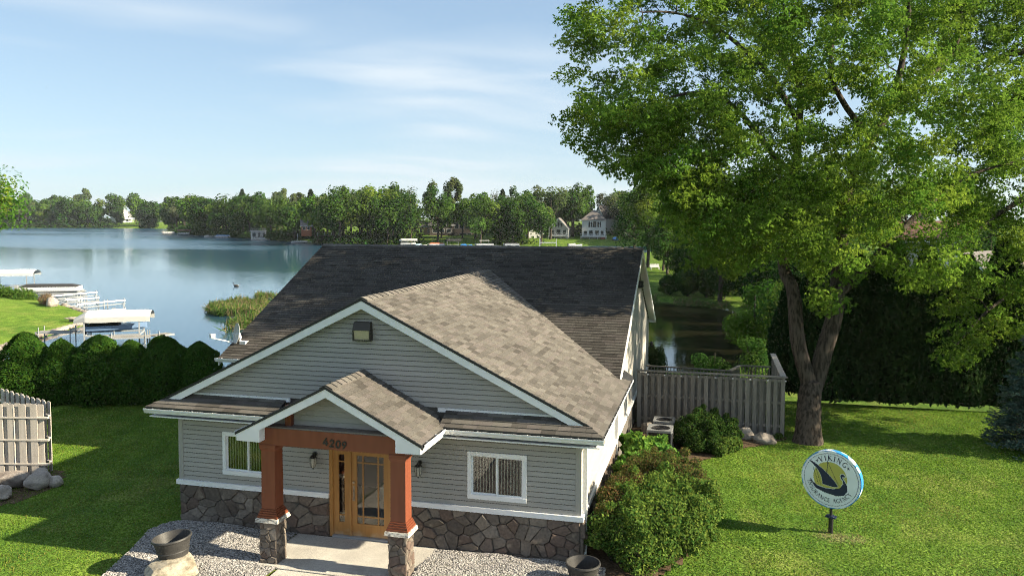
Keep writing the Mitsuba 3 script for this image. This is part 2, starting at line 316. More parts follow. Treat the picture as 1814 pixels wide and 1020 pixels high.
for x0, x1 in ((9.88, 9.996), (XW0, XW0+0.12)):
    add('gable_wall', extrude_x(Polygon([(5.2, 2.901), (18.95, 2.901), (YR, ZR-0.18)]), x0, x1), 'm_siding', H)
add('front_gable_wall', extrude_y(Polygon([(0.3, 3.0), (9.7, 3.0), (5, ZW-0.2)]), 0.03, 0.14), 'm_mortar_lapshade', H)
add('room', cat([box(0.15, 9.85, 3.4, 3.5, FLOOR-0.03, 2.7), box(0.15, 9.85, 0.141, 3.4, -0.02, FLOOR-0.001), box(0.0, 9.85, 0.143, 3.6, 2.721, 2.8), box(0.141, 0.2, 0.15, 3.4, FLOOR, 2.7), box(9.8, 9.859, 0.15, 3.4, FLOOR, 2.7)]), 'm_dark_room', H)

# lap siding: every course between openings is a board of its own
def lap(x0, x1, z0, z1, zlap, slope0=None):
    t, b = 0.006, 0.021
    return hexa([(x0, 0.0, z0), (x1, 0.0, z0), (x1, -b, z0), (x0, -b, z0)][::-1], [(x0, 0.0, z1), (x1, 0.0, z1), (x1, -t, z1), (x0, -t, z1)][::-1])
def lap_trap(xa0, xb0, xa1, xb1, z0, z1):
    t, b = 0.003, 0.021
    return (np.array([[xa0, -b, z0], [xb0, -b, z0], [xb0, 0.03, z0], [xa0, 0.03, z0], [xa1, -t, z1], [xb1, -t, z1], [xb1, 0.03, z1], [xa1, 0.03, z1]], float), BF3)
def lap_front(x0, x1, z0, z1): return lap_trap(x0, x1, x0, x1, z0, z1)
z = ZT+0.004; step = 0.1145
while z < 2.70:
    z1 = min(z+step-.020, 2.715); cuts = [(0.10, 9.90)]  # gap bares the dark backing as a painted shadow line between boards
    for (a, b, lo, hi) in ((LW[0]-.0, LW[1], LW[2], LW[3]), (RW[0], RW[1], RW[2], RW[3]), DR):
        if z1 > lo and z < hi:
            cuts = [c for s in cuts for c in ((s[0], min(s[1], a)), (max(s[0], b), s[1])) if c[1]-c[0] > 0.02]
    for a, b in cuts: add('siding_board', tone(lap_front(a, b, z, z1), rg.random()), 'm_siding', FW)
    z += step
GW = H+'__front_gable_wall'
z = 3.285
while z < ZW-0.28:
    z1 = z+step-.017; xa0, xa1 = 5-(ZW-0.17-z)/SW, 5-(ZW-0.17-z1)/SW  # dark backing left bare here too, a painted lap shadow
    if 5-xa1 > 0.03:
        add('siding_board', tone(lap_trap(xa0, 10-xa0, xa1, 10-xa1, z, z1), rg.random()), 'm_siding', GW)
    z += step
# right side wall courses (run along the depth); in the main gable they follow the rake
def turn_right(m): v = np.asarray(m[0]); return (np.stack([W-v[:, 1], v[:, 0], v[:, 2]], 1),)+tuple(m[1:])
z = ZT+0.004
while z < 6.0:
    z1 = z+step
    if z1 < 2.75: a0, b0, a1, b1 = 0.10, 18.84, 0.10, 18.84
    elif z1 < 2.95: a0, b0, a1, b1 = 5.0, 18.84, 5.0, 18.84
    else: a0, b0, a1, b1 = YR-(ZR-.22-z)/SM, YR+(ZR-.22-z)/SM, YR-(ZR-.22-z1)/SM, YR+(ZR-.22-z1)/SM
    add('siding_board', tone(turn_right(lap_trap(a0, b0, a1, b1, z, z1)), rg.random()), 'm_siding', SIDEW)
    z += step
for (x0, x1, y0, y1, z0, z1) in ((-.024, .10, -.024, .03, ZT, 2.72), (9.90, W+.024, -.024, .0, ZT, 2.72), (W-.0, W+.0235, 0.0001, .10, ZT, 2.72), (-.0235, 0, .031, .10, ZT, 2.72), (W, W+.023, 18.84, 19.06, ZT, 2.88)):
    add('corner_post', box(x0, x1, y0, y1, z0, z1), 'm_siding', H)
for (x0, x1) in ((-.075, DR[0]-.002), (DR[1]+.002, W+.075)):
    add('trim_band', box(x0, x1, -.075, -.001, ZT-.115, ZT), 'm_trim', H)
add('trim_band', box(W+.001, W+.074, 0.0, 19.0, ZT-.114, ZT-.001), 'm_trim', H)
for (x0, x1) in ((0.45, 3.05), (6.75, 9.55)):
    add('trim_band', box(x0, x1, -.04, -.001, 3.19, 3.28), 'm_trim', H)

# stone veneer: voronoi stones with recessed joints
def stones(w, h, n, seed, gap=0.005, asp=1.25):
    r = rngs(seed); pts = [];
    for _ in range(6000):
        c = r.random(2)*[w, h]
        if all(((c[0]-p[0])/asp)**2+(c[1]-p[1])**2 > (0.62*math.sqrt(w*h/n))**2/asp*(0.12+1.1*r.random()) for p in pts): pts.append(c)
        if len(pts) >= n: break
    pts = np.array(pts); far = np.array([[-9, -9], [-9, 9+h], [w+9, -9], [w+9, h+9]])*3
    vo = Voronoi(np.vstack([pts*[1/asp, 1], far])); R = sbox(0, 0, w, h); out = []
    for i in range(len(pts)):
        reg = vo.regions[vo.point_region[i]]
        if -1 in reg or not reg: continue
        g = Polygon(vo.vertices[reg]*[asp, 1]).intersection(R).buffer(-gap)
        if g.area < 0.0015 or g.geom_type != 'Polygon': continue
        out.append(g.simplify(0.004))
    return out
def stone_mesh(poly, depth, r):
    c = np.array(poly.exterior.coords)[:-1]
    if Polygon(c).exterior.is_ccw is False: c = c[::-1]
    n = len(c); ctr = c.mean(0); ins = ctr+(c-ctr)*np.clip(1-0.014/np.maximum(np.linalg.norm(c-ctr, axis=1, keepdims=True), .03), .4, 1)
    tx, tz = r.normal(0, 0.09, 2)
    d_in = depth+(ins-ctr)@np.array([tx, tz])+r.normal(0, .004, n)
    v = np.vstack([np.c_[c, np.zeros(n)], np.c_[c, np.full(n, depth*0.55)], np.c_[ins, d_in], [[*ctr, depth+0.006]]])
    k = np.arange(n); k1 = (k+1) % n
    f = np.vstack([np.stack([k, k1, n+k1], 1), np.stack([k, n+k1, n+k], 1), np.stack([n+k, n+k1, 2*n+k1], 1), np.stack([n+k, 2*n+k1, 2*n+k], 1), np.stack([2*n+k, 2*n+k1, k*0+3*n], 1)])
    return v, f
def veneer(parent, o, ex, ez, en, w, h, n, seed, depth=(.022, .072), gap=.0055, asp=1.25):
    r = rngs(seed+500)
    for g in stones(w, h, n, seed, gap, asp):
        m = mapped(stone_mesh(g, r.uniform(*depth), r), o, ex, ez, en)
        add('stone', tone(m, r.random(), r.random()), 'm_stone', parent)
veneer(FW, (0, 0, -.12), (1, 0, 0), (0, 0, 1), (0, -1, 0), 4.03, 1.09, 58, 3)
veneer(FW, (5.78, 0, -.12), (1, 0, 0), (0, 0, 1), (0, -1, 0), 4.22, 1.09, 62, 4)
add('stone_base_backing', box(W-.001, W+.012, 0.0, 18.9, -.3, ZT-.116), 'm_mortar_lapshade', H)
veneer(SIDEW, (W+.012, 0.0, -.12), (0, 1, 0), (0, 0, 1), (1, 0, 0), 7.0, 1.09, 70, 5, asp=1.5)

# ---- roofs: slabs
def slab(poly, f, t=0.10):
    """solid with its top on z=f(x,y) over a polygon in plan."""
    m = extrude(poly, 1.0); v = np.asarray(m[0]).copy(); v[:, 2] = f(v[:, 0], v[:, 1])-np.where(v[:, 2] > .5, 0, t); return (v, m[1])
zw = lambda x, y: ZW-SW*np.abs(x-5)
zm = lambda x, y: ZR-SM*np.abs(y-YR)
zs = lambda x, y: 2.98+(y+OV)*SW
PX, PZ, PY = 4.95, 4.04, -1.90                     # porch ridge x, z and front
SP, PE = 0.515, 2.10
zp = lambda x, y: PZ-SP*np.abs(x-PX)
MR = add('main_roof', cat([slab(sbox(XL, Y1, XR, YR), zm, .09), slab(sbox(XL, YR, XR, Y2), zm, .09)]), 'm_roof_edge', H)
yv = lambda x: Y1+(zw(x, 0)-ZE)/SM
WR = add('wing_roof', cat([slab(Polygon([(5, YF), (10.23, YF), (10+OV, YF-.31), (10+OV, 6.2), (5, 10.47)]), zw, .09), slab(Polygon([(5, YF), (5, 10.47), (-OV, 6.2), (-OV, YF-.31), (-.23, YF)]), zw, .09)]), 'm_roof_edge', H)
SK = add('skirt_roof', slab(Polygon([(-OV, -OV), (2.95, -OV), (2.95, 0.03), (.03, .03)]), zs, .07), 'm_roof_edge', H)
SK2 = add('skirt_roof', slab(Polygon([(6.95, -OV), (10+OV, -OV), (9.97, .03), (6.95, .03)]), zs, .07), 'm_roof_edge', H)
PR = add('porch_roof', cat([slab(Polygon([(PX, PY), (PX+PE, PY), (PX+PE, -.42), (PX+1.75, .0), (PX, .02)]), zp, .08), slab(Polygon([(PX, PY), (PX, .02), (PX-1.75, .0), (PX-PE, -.42), (PX-PE, PY)]), zp, .08)]), 'm_roof_edge', H)
def shingles(parent, plan, f, eave, up, along, expo, n_parts, seed, width=0.31, mat='m_shingle'):
    """courses of tabs over the plan polygon. eave: point on the eave, up/along: unit plan directions; expo: exposure measured in plan."""
    r = rngs(seed); eave, up, along = (np.asarray(a, float) for a in (eave, up, along))
    c = np.array(plan.exterior.coords)-eave; smax, a0, a1 = (c@up).max(), (c@along).min(), (c@along).max()
    g0 = f(eave[0]+up[0]*.5, eave[1]+up[1]*.5); g1 = f(*(eave+up)); sl = (g1-g0)/.5; nn = np.array([-up[0]*sl, -up[1]*sl, 1.0]); nn /= np.linalg.norm(nn)
    pieces = []
    inner = plan.buffer(-0.35)
    row = 0; s = -0.012
    while s < smax:
        a = a0-r.random()*width
        while a < a1:
            w = width*r.uniform(.62, 1.3); q = [eave+along*a+up*s, eave+along*(a+w-.006)+up*s, eave+along*(a+w-.006)+up*(s+expo), eave+along*a+up*(s+expo)]
            P = Polygon(q); a += w
            if not plan.intersects(P): continue
            g = P if inner.contains(P) else P.intersection(plan)
            if g.geom_type != 'Polygon' or g.area < 2e-4: continue
            pc = np.array(g.exterior.coords)[:-1]
            if not g.exterior.is_ccw: pc = pc[::-1]
            t = (pc-eave)@up-s; th = 0.004+(0.015+.004*r.random())*(1-np.clip(t/expo, 0, 1))
            base = np.c_[pc, f(pc[:, 0], pc[:, 1])]; top = base+nn*th[:, None]; n = len(pc); k = np.arange(n); k1 = (k+1) % n
            fan = np.stack([np.full(n-2, n), n+np.arange(1, n-1), n+np.arange(2, n)], 1)
            m = (np.vstack([base, top]), np.vstack([fan, np.stack([k, k1, n+k1], 1), np.stack([k, n+k1, n+k], 1)]))
            ctr = base.mean(0); pieces.append((np.linalg.norm(ctr-CAM), tone(m, np.clip(r.normal(.5, .27), 0, 1), r.random())))
        s += expo; row += 1
    pieces.sort(key=lambda x: x[0])
    for _, m in pieces[:n_parts]: add('shingle', m, mat, parent)
    if pieces[n_parts:]: add('upper_shingles', cat([m for _, m in pieces[n_parts:]]), mat, parent, kind='stuff')
cw = 0.145*math.cos(math.atan(SW))
shingles(PR, Polygon([(PX, PY), (PX+PE, PY), (PX+PE, -.42), (PX+1.75, .0), (PX, .0)]), zp, (PX+PE, 0), (-1, 0), (0, 1), cw, 115, 21)
shingles(PR, Polygon([(PX, PY), (PX, .0), (PX-1.75, .0), (PX-PE, -.42), (PX-PE, PY)]), zp, (PX-PE, 0), (1, 0), (0, 1), cw, 0, 22)
shingles(WR, Polygon([(5, YF), (10.23, YF), (10+OV, YF-.31), (10+OV, 5.5), (10.2, 5.03), (5, 10.47)]), zw, (10+OV, 0), (-1, 0), (0, 1), cw, 150, 23)
shingles(WR, Polygon([(5, YF), (5, 10.47), (-.2, 5.03), (-OV, 5.5), (-OV, YF-.31), (-.23, YF)]), zw, (-OV, 0), (1, 0), (0, 1), cw, 0, 24)
shingles(SK, Polygon([(-OV, -OV), (2.95, -OV), (2.95, .0), (.0, .0)]), zs, (0, -OV), (0, 1), (1, 0), cw*1.05, 14, 25, .42)
shingles(SK2, Polygon([(6.95, -OV), (10+OV, -OV), (10, .0), (6.95, .0)]), zs, (0, -OV), (0, 1), (1, 0), cw*1.05, 18, 26, .42)
cm = 0.145*math.cos(math.atan(SM))
shingles(MR, Polygon([(XL, Y1), (-.2, Y1), (5, 10.45), (10.2, Y1), (XR, Y1), (XR, YR), (XL, YR)]), zm, (0, Y1), (0, 1), (1, 0), cm, 0, 27, .38, 'm_shingle_shaded')
shingles(MR, Polygon([(XL, YR), (XR, YR), (XR, Y2), (XL, Y2)]), zm, (0, Y2), (0, -1), (1, 0), cm*1.6, 0, 28, .5, 'm_shingle_shaded')
def ridge_caps(parent, p0, p1, half, slope, n, seed):
    r = rngs(seed); p0, p1 = np.asarray(p0, float), np.asarray(p1, float); d = (p1-p0)/n; e = d/np.linalg.norm(d); s = np.cross(e, [0, 0, 1.0])
    for i in range(n):
        a, b = p0+d*i, p0+d*(i+1.12); lift = .034; pts = []
        for p, l in ((a, lift+.012), (b, lift-.012)):
            pts += [p-s*half+[0, 0, -half*slope+l], p+[0, 0, l], p+s*half+[0, 0, -half*slope+l], p-s*half+[0, 0, -half*slope+l-.02], p+[0, 0, l-.02], p+s*half+[0, 0, -half*slope+l-.02]]
        f = np.array([[0, 1, 7, 6], [1, 2, 8, 7], [0, 3, 4, 1], [1, 4, 5, 2], [3, 9, 10, 4], [4, 10, 11, 5], [0, 6, 9, 3], [2, 5, 11, 8], [6, 7, 10, 9], [7, 8, 11, 10]])
        add('ridge_cap', tone((np.array(pts), np.vstack([f[:, [0, 1, 2]], f[:, [0, 2, 3]]])), r.uniform(.4, 1), r.random()), 'm_shingle', parent)
ridge_caps(WR, (5, YF, ZW), (5, 10.3, ZW), .15, SW, 34, 31)
ridge_caps(PR, (PX, PY, PZ), (PX, 0, PZ), .15, SP, 8, 32)
ridge_caps(MR, (XL, YR, ZR), (XR, YR, ZR), .15, SM, 40, 33)
# rake fascias and eave boards
def rake(x0, z0, x1, z1, y0, y1, wid, cut=None, drop=0.0):
    return extrude_y(Polygon([(x0, z0-drop), (x1, z1-drop), (x1, z1-drop-wid), (x0, z0-drop-wid)]), y0, y1)
for sgn in (-1, 1):
    e = 5+sgn*5.14
    p = Polygon([(5, ZW-.05), (e, ZW-.05-SW*5.14), (e-sgn*.33, ZW-.05-SW*5.14-.005), (5, ZW-.05-.185)])
    add('rake_board', extrude_y(p, YF-.022, YF+.004), 'm_trim', H)
    add('rake_edge', extrude_y(Polygon([(5, ZW+.012), (5+sgn*5.24, ZW+.012-SW*5.24), (5+sgn*5.24, ZW-.05-SW*5.24), (5, ZW-.05)]), YF-.034, YF+.003), 'm_roof_edge', H)
    add('soffit', slab(Polygon([(5, YF+.005), (5+sgn*5.1, YF+.005), (5+sgn*5.1, .02), (5, .02)]), lambda x, y: zw(x, y)-.095, .03), 'm_trim', H)
    # porch
    e = PX+sgn*PE; b = PX+sgn*(PE-.55)
    p = Polygon([(PX, PZ-.045), (e, PZ-.045-SP*PE), (e, PZ-.045-SP*PE-.14), (b, PZ-.045-SP*PE-.145), (b, PZ-.045-SP*(PE-.55)-.165), (PX, PZ-.225)])
    add('rake_board', extrude_y(p, PY-.02, PY+.005), 'm_trim', H)
    add('rake_edge', extrude_y(Polygon([(PX, PZ+.012), (e+sgn*.03, PZ+.012-SP*(PE+.03)), (e+sgn*.03, PZ-.045-SP*(PE+.03)), (PX, PZ-.045)]), PY-.035, PY+.004), 'm_roof_edge', H)
    add('eave_box', extrude_y(Polygon([(e-sgn*.003, PZ-.10-SP*PE), (b, PZ-.10-SP*(PE-.55)), (b, PZ-.19-SP*PE), (e-sgn*.003, PZ-.19-SP*PE)]), PY+.006, -.12), 'm_trim', H)
    add('porch_ceiling', slab(Polygon([(PX, PY+.006), (b, PY+.006), (b, -.02), (PX, -.02)]), lambda x, y: zp(x, y)-.085, .03), 'm_red', H)
for (x0, x1, y0, y1, f) in ((XL, XL+.025, Y1, YR, 0), (XL, XL+.025, YR, Y2, 0), (XR-.002, XR+.022, Y1, YR, 0), (XR-.002, XR+.022, YR, Y2, 0)):
    add('rake_board', slab(sbox(x0, y0, x1, y1), lambda x, y: zm(x, y)-.03, .2), 'm_trim', H)
for s0, s1 in ((Y1+.02, YR), (YR, Y2)):
    add('soffit', slab(sbox(W+.02, s0, XR-.004, s1), lambda x, y: zm(x, y)-.10, .025), 'm_trim', H)
add('eave_board', box(XL, XR, Y2-.02, Y2+.012, ZE-.23, ZE-.02), 'm_trim', H)
for b_ in (box(-OV+.06, 2.9, -OV+.06, -.003, 2.73, 2.755), box(7.0, W+OV-.06, -OV+.06, -.003, 2.73, 2.755), box(W+.025, W+OV-.06, 0.0, 6.0, 2.73, 2.754), box(-OV+.06, -.026, 0.0, 5.4, 2.73, 2.754)): add('soffit', b_, 'm_trim', H)
add('soffit', box(XW0, -.6, Y1+.05, 5.44, 2.9, 2.93), 'm_trim', H)

# gutters (open K-profile)
def gutter(p0, p1, out, ztop, name='gutter', endcaps=True):
    p0, p1, out = np.asarray(p0, float), np.asarray(p1, float), np.asarray(out, float)
    prof = [(0, 0), (0, -.115), (.075, -.115), (.095, -.06), (.115, -.035), (.115, 0), (.103, 0), (.103, -.03), (.085, -.055), (.068, -.105), (.008, -.105), (.008, 0)]
    pl = Polygon(prof); L = np.linalg.norm(p1-p0); d = (p1-p0)/L
    m = extrude(pl, L); g = add(name, mapped(m, [p0[0], p0[1], ztop], [out[0], out[1], 0], [0, 0, 1], [d[0], d[1], 0]), 'm_gutter', H)
    add('debris', cat([mapped(box(.010, .067, -.104, -.085, 0.01, L-.01), [p0[0], p0[1], ztop], [out[0], out[1], 0], [0, 0, 1], [d[0], d[1], 0])]), 'm_gutter_inside', g)
    hs = []
    for t in np.arange(.25, L, .55):
        hs.append(mapped(box(-.01, .112, -.004, .006, t-.012, t+.012), [p0[0], p0[1], ztop], [out[0], out[1], 0], [0, 0, 1], [d[0], d[1], 0]))
    if hs: add('hanger_clips', cat(hs), 'm_white', g, kind='stuff')
GO = OV-.075
gutter((-GO-.11, -GO), (2.86, -GO), (0, -1), ZG+.015)
gutter((7.04, -GO), (W+GO+.11, -GO), (0, -1), ZG+.015)
gutter((W+GO, -GO+.01), (W+GO, 5.95), (1, 0), ZG+.012)
gutter((-GO, -GO+.01), (-GO, 4.9), (-1, 0), ZG+.012)
for sgn in (-1, 1): gutter((PX+sgn*(PE-.04), PY+.02), (PX+sgn*(PE-.04), -GO-.12), (sgn, 0), PZ-SP*PE+.005)
gutter((XL-.1, Y1+.05), (-.65, Y1+.05), (0, -1), ZE+.0)
add('downspout', cat([beam((W+.06, .30, -.05), (W+.06, .30, 2.55), .07, .09), beam((W+.06, .30, 2.55), (W+GO+.03, .30, 2.82), .07, .09)]), 'm_trim', H)
add('downspout', beam((W+.06, 6.3, .1), (W+.06, 6.3, 2.8), .07, .09), 'm_trim', H)

# ---- windows
def window(x0, x1, z0, z1):
    w = key_for('window', H); t = .055
    scene[w] = mikit.ply(cat([box(x0-.03, x1+.03, -.045, .06, z1-t, z1+.03), box(x0-.03, x1+.03, -.055, .06, z0-.045, z0+t), box(x0-.03, x0+t, -.044, .06, z0+t, z1-t), box(x1-t, x1+.03, -.044, .06, z0+t, z1-t)]), 'm_trim')
    xm = (x0+x1)/2
    for a, b, y in ((x0+t, xm+.022, .012), (xm-.022, x1-t, -.016)):
        s = .032
        k = add('sash', cat([box(a, a+s, y, y+.025, z0+t, z1-t), box(b-s, b, y, y+.025, z0+t, z1-t), box(a+s, b-s, y+.001, y+.024, z1-t-s, z1-t), box(a+s, b-s, y+.001, y+.024, z0+t, z0+t+s)]), 'm_trim', w)
        add('pane', (np.array([[a+s, y+.012, z0+t+s], [b-s, y+.012, z0+t+s], [b-s, y+.012, z1-t-s], [a+s, y+.012, z1-t-s]]), np.array([[0, 1, 2], [0, 2, 3]])), 'm_glass', w)
    n = 17
    for i in range(n):
        c = x0+t+.03+(x1-x0-2*t-.06)*i/(n-1); a = math.radians(112); dx, dy = .055*math.cos(a), .055*math.sin(a)
        v = [(c-dx, .12-dy), (c+dx, .12+dy)]
        add('blind_slat', extrude_xy([(v[0][0], v[0][1]), (v[1][0], v[1][1]), (v[1][0], v[1][1]+.003), (v[0][0], v[0][1]+.003)], z0+.07, z1-.06), 'm_blind', w)
def extrude_xy(poly, z0, z1):
    m = extrude(Polygon(poly), z1-z0); v = np.asarray(m[0]).copy(); v[:, 2] += z0; return (v, m[1])
window(*LW); window(*RW)

# ---- door with sidelight, oak
DK = key_for('door', H); dz0, dz1 = FLOOR+.045, 2.14; a, b = 4.60, 5.52; gx0, gx1 = a+.125, b-.115; gz0, gz1 = dz0+.30, dz1-.12
scene[DK] = mikit.ply(cat([box(a, gx0, .02, .065, dz0, dz1), box(gx1, b, .02, .065, dz0, dz1), box(gx0, gx1, .021, .064, dz0, gz0), box(gx0, gx1, .021, .064, gz1, dz1)]), 'm_oak')
tag(DK, 'oak front door with nine panes and weathered bottom rail')
def lights(parent, xs, zs, y):
    for x in xs[1:-1]: add('muntin', box(x-.014, x+.014, y-.012, y+.012, zs[0], zs[-1]), 'm_oak', parent)
    for zz in zs[1:-1]:
        for p, q_ in zip(xs[:-1], xs[1:]): add('muntin', box(p+(.014 if p != xs[0] else 0), q_-(.014 if q_ != xs[-1] else 0), y-.011, y+.011, zz-.014, zz+.014), 'm_oak', parent)
    for p, q_ in zip(xs[:-1], xs[1:]):
        for r_, s_ in zip(zs[:-1], zs[1:]): add('pane', (np.array([[p, y, r_], [q_, y, r_], [q_, y, s_], [p, y, s_]], float), np.array([[0, 1, 2], [0, 2, 3]])), 'm_glass', parent)
lights(DK, [gx0, gx0+.155, gx1-.145, gx1], [gz0, gz0+.17, gz1-.17, gz1], .042)
add('handle', cat([tube([(4.655, .01, .98), (4.655, -.035, 1.0), (4.655, -.035, 1.17), (4.655, .01, 1.2)], .011), box(4.63, 4.68, .01, .021, .94, 1.30), lathe([(0.0, 0), (.03, 0), (.03, .02), (0, .02)], (4.655, .011, 1.38), 14, (0, -1, 0))]), 'm_brass', DK)
SL = key_for('sidelight', H); sa, sb = 4.13, 4.55; p0, p1 = sa+.135, sb-.135
scene[SL] = mikit.ply(cat([box(sa, p0, .02, .065, dz0, dz1), box(p1, sb, .02, .065, dz0, dz1), box(p0, p1, .021, .064, dz0, gz0), box(p0, p1, .021, .064, gz1, dz1)]), 'm_oak')
lights(SL, [p0, p1], [gz0, gz0+.17, gz1-.17, gz1], .042)
add('door_frame', cat([box(4.045, 4.128, -.02, .10, FLOOR, 2.155), box(4.552, 4.598, -.015, .10, dz0, 2.155), box(5.522, 5.60, -.02, .10, FLOOR, 2.155), box(5.602, 5.765, -.012, .10, FLOOR, 2.155), box(4.129, 5.521, -.018, .10, 2.141, 2.154)]), 'm_oak', H)
add('door_sill', box(4.128, 5.52, -.06, .10, FLOOR-.02, FLOOR+.04), 'm_grey', H)

# ---- porch
def frustum(cx, cy, a0, a1, z0, z1):
    s0, s1 = a0/2, a1/2
    return hexa([(cx-s0, cy-s0, z0), (cx+s0, cy-s0, z0), (cx+s0, cy+s0, z0), (cx-s0, cy+s0, z0)], [(cx-s1, cy-s1, z1), (cx+s1, cy-s1, z1), (cx+s1, cy+s1, z1), (cx-s1, cy+s1, z1)])
for n, cx in enumerate((3.46, 6.46)):
    cy = -1.53
    C_ = key_for('porch_column', H)
    scene[C_] = mikit.ply(cat([frustum(cx, cy, .335, .325, 1.245, 2.52), frustum(cx, cy, .325, .385, 2.52, 2.58), box(cx-.1925, cx+.1925, cy-.1925, cy+.1925, 2.58, 2.66)]), 'm_red')
    for k, (s, z0, z1) in enumerate(((.475, 1.06, 1.11), (.44, 1.11, 1.158), (.405, 1.158, 1.203), (.37, 1.203, 1.245))):
        add('base_moulding', box(cx-s/2, cx+s/2, cy-s/2, cy+s/2, z0+.0005*k, z1-.006), 'm_red', C_)
    add('stone_cap', tone(hexa([(cx-.275, cy-.275, .975), (cx+.275, cy-.275, .975), (cx+.275, cy+.275, .975), (cx-.275, cy+.275, .975)], [(cx-.258, cy-.258, 1.059), (cx+.258, cy-.258, 1.059), (cx+.258, cy+.258, 1.059), (cx-.258, cy+.258, 1.059)]), .5), 'm_capstone', C_)
    add('pier_core', box(cx-.175, cx+.175, cy-.175, cy+.175, -.1, .974), 'm_mortar_lapshade', C_)
    sd = 40+n*9
    for (o, ex, en, k) in (((cx-.175, cy-.175, .0), (1, 0, 0), (0, -1, 0), 0), ((cx+.175, cy-.175, .0), (0, 1, 0), (1, 0, 0), 1), ((cx-.175, cy+.175, 0), (0, -1, 0), (-1, 0, 0), 2)):
        veneer(C_, (o[0]-ex[0]*.025, o[1]-ex[1]*.025, o[2]), ex, (0, 0, 1), en, .40, .97, 15, sd+k, (.022, .045), .004, 1.1)
BM = add('porch_beam', cat([box(3.24, 6.68, -1.70, -1.36, 2.66, 3.03), box(3.30, 3.62, -1.36, -.02, 2.70, 3.0), box(6.30, 6.62, -1.36, -.02, 2.70, 3.0)]), 'm_red', H)
add('beam_ledge', box(3.32, 6.6, -1.69, -1.37, 3.031, 3.06), 'm_greywood', H)
PG = add('porch_gable_wall', extrude_y(Polygon([(3.35, 3.061), (6.55, 3.061), (6.3, 3.2), (PX, PZ-.16), (3.6, 3.2)]), -1.42, -1.38), 'm_siding', H)
z = 3.075
while z < PZ-.25:
    hw = (PZ-.17-z)/SP; h2 = (PZ-.17-z-step)/SP
    if h2 > .03:
        m = lap_trap(max(PX-hw, 3.95), PX+hw, max(PX-h2, 3.95), PX+h2, z, z+step-.02); m[0][:, 1] -= 1.425
        add('siding_board', tone(m, rg.random()), 'm_siding', PG)
    z += step
add('porch_gable_post', box(3.80, 3.94, -1.55, -1.43, 3.06, 3.50), 'm_red', H)
for i, (ch, x, zz) in enumerate((('4', 4.755, 2.79), ('2', 4.90, 2.765), ('0', 5.045, 2.755), ('9', 5.185, 2.745))):
    t = meshkit.text_mesh(ch, .155, .018, True); v = np.array(t.vertices); v[:, 0] += 0.16*v[:, 1]*.5
    add('house_number', mapped((v, np.array(t.faces)), (x, -1.701, zz-.04), (1, 0, 0), (0, 0, 1), (0, -1, 0)), 'm_black', BM, label='black house number digit '+ch)
# ------------------------------------------------------------------ foliage tools
def unit(v): return v/(np.linalg.norm(v, axis=-1, keepdims=True)+1e-12)
def leaves(c, L, Wd, col, r, normal=None, spread=1.0, direction=None, droop=0.0):
    """one folded diamond per centre; col: (n,3)."""
    n = len(c); nm = unit(r.normal(size=(n, 3))*spread+(0 if normal is None else normal))
    d = r.normal(size=(n, 3)) if direction is None else direction+r.normal(size=(n, 3))*.35
    d = unit(d-nm*np.sum(d*nm, 1, keepdims=True)); d[:, 2] -= droop; d = unit(d)
    s = np.cross(nm, d); L = (np.asarray(L)*r.uniform(.7, 1.3, n))[:, None]; w = L*Wd
    a = c-d*L*.5; t = c+d*L*.5; l = c-d*L*.05+s*w*.5+nm*L*.06; k = c-d*L*.05-s*w*.5+nm*L*.06
    v = np.stack([a, k, t, l], 1).reshape(-1, 3); i = np.arange(n)*4
    f = np.concatenate([np.stack([i, i+1, i+2], 1), np.stack([i, i+2, i+3], 1)])
    return v, f, np.repeat(np.clip(col, 0, 1), 4, 0)
def merge(ms):
    vs, fs, cs, n = [], [], [], 0
    for v, f, c in ms: vs.append(v); fs.append(f+n); cs.append(c); n += len(v)
    return np.vstack(vs), np.vstack(fs), np.vstack(cs)
def tint(n, r, base, var=.3, hue=.25):
    b = np.tile(np.asarray(base, float), (n, 1)); b *= r.uniform(1-var, 1+var, (n, 1)); y = r.uniform(-hue, hue, n)
    b[:, 0] *= 1+y*1.2; b[:, 1] *= 1+y*.35; return b
def in_ball(n, r, power=2.2): return unit(r.normal(size=(n, 3)))*(r.random((n, 1))**(1/power))
def leaf_obj(name, m, parent=None, mat='m_leaf', **k): return add(name, (m[0], m[1]), mat, parent, color=m[2], **k)

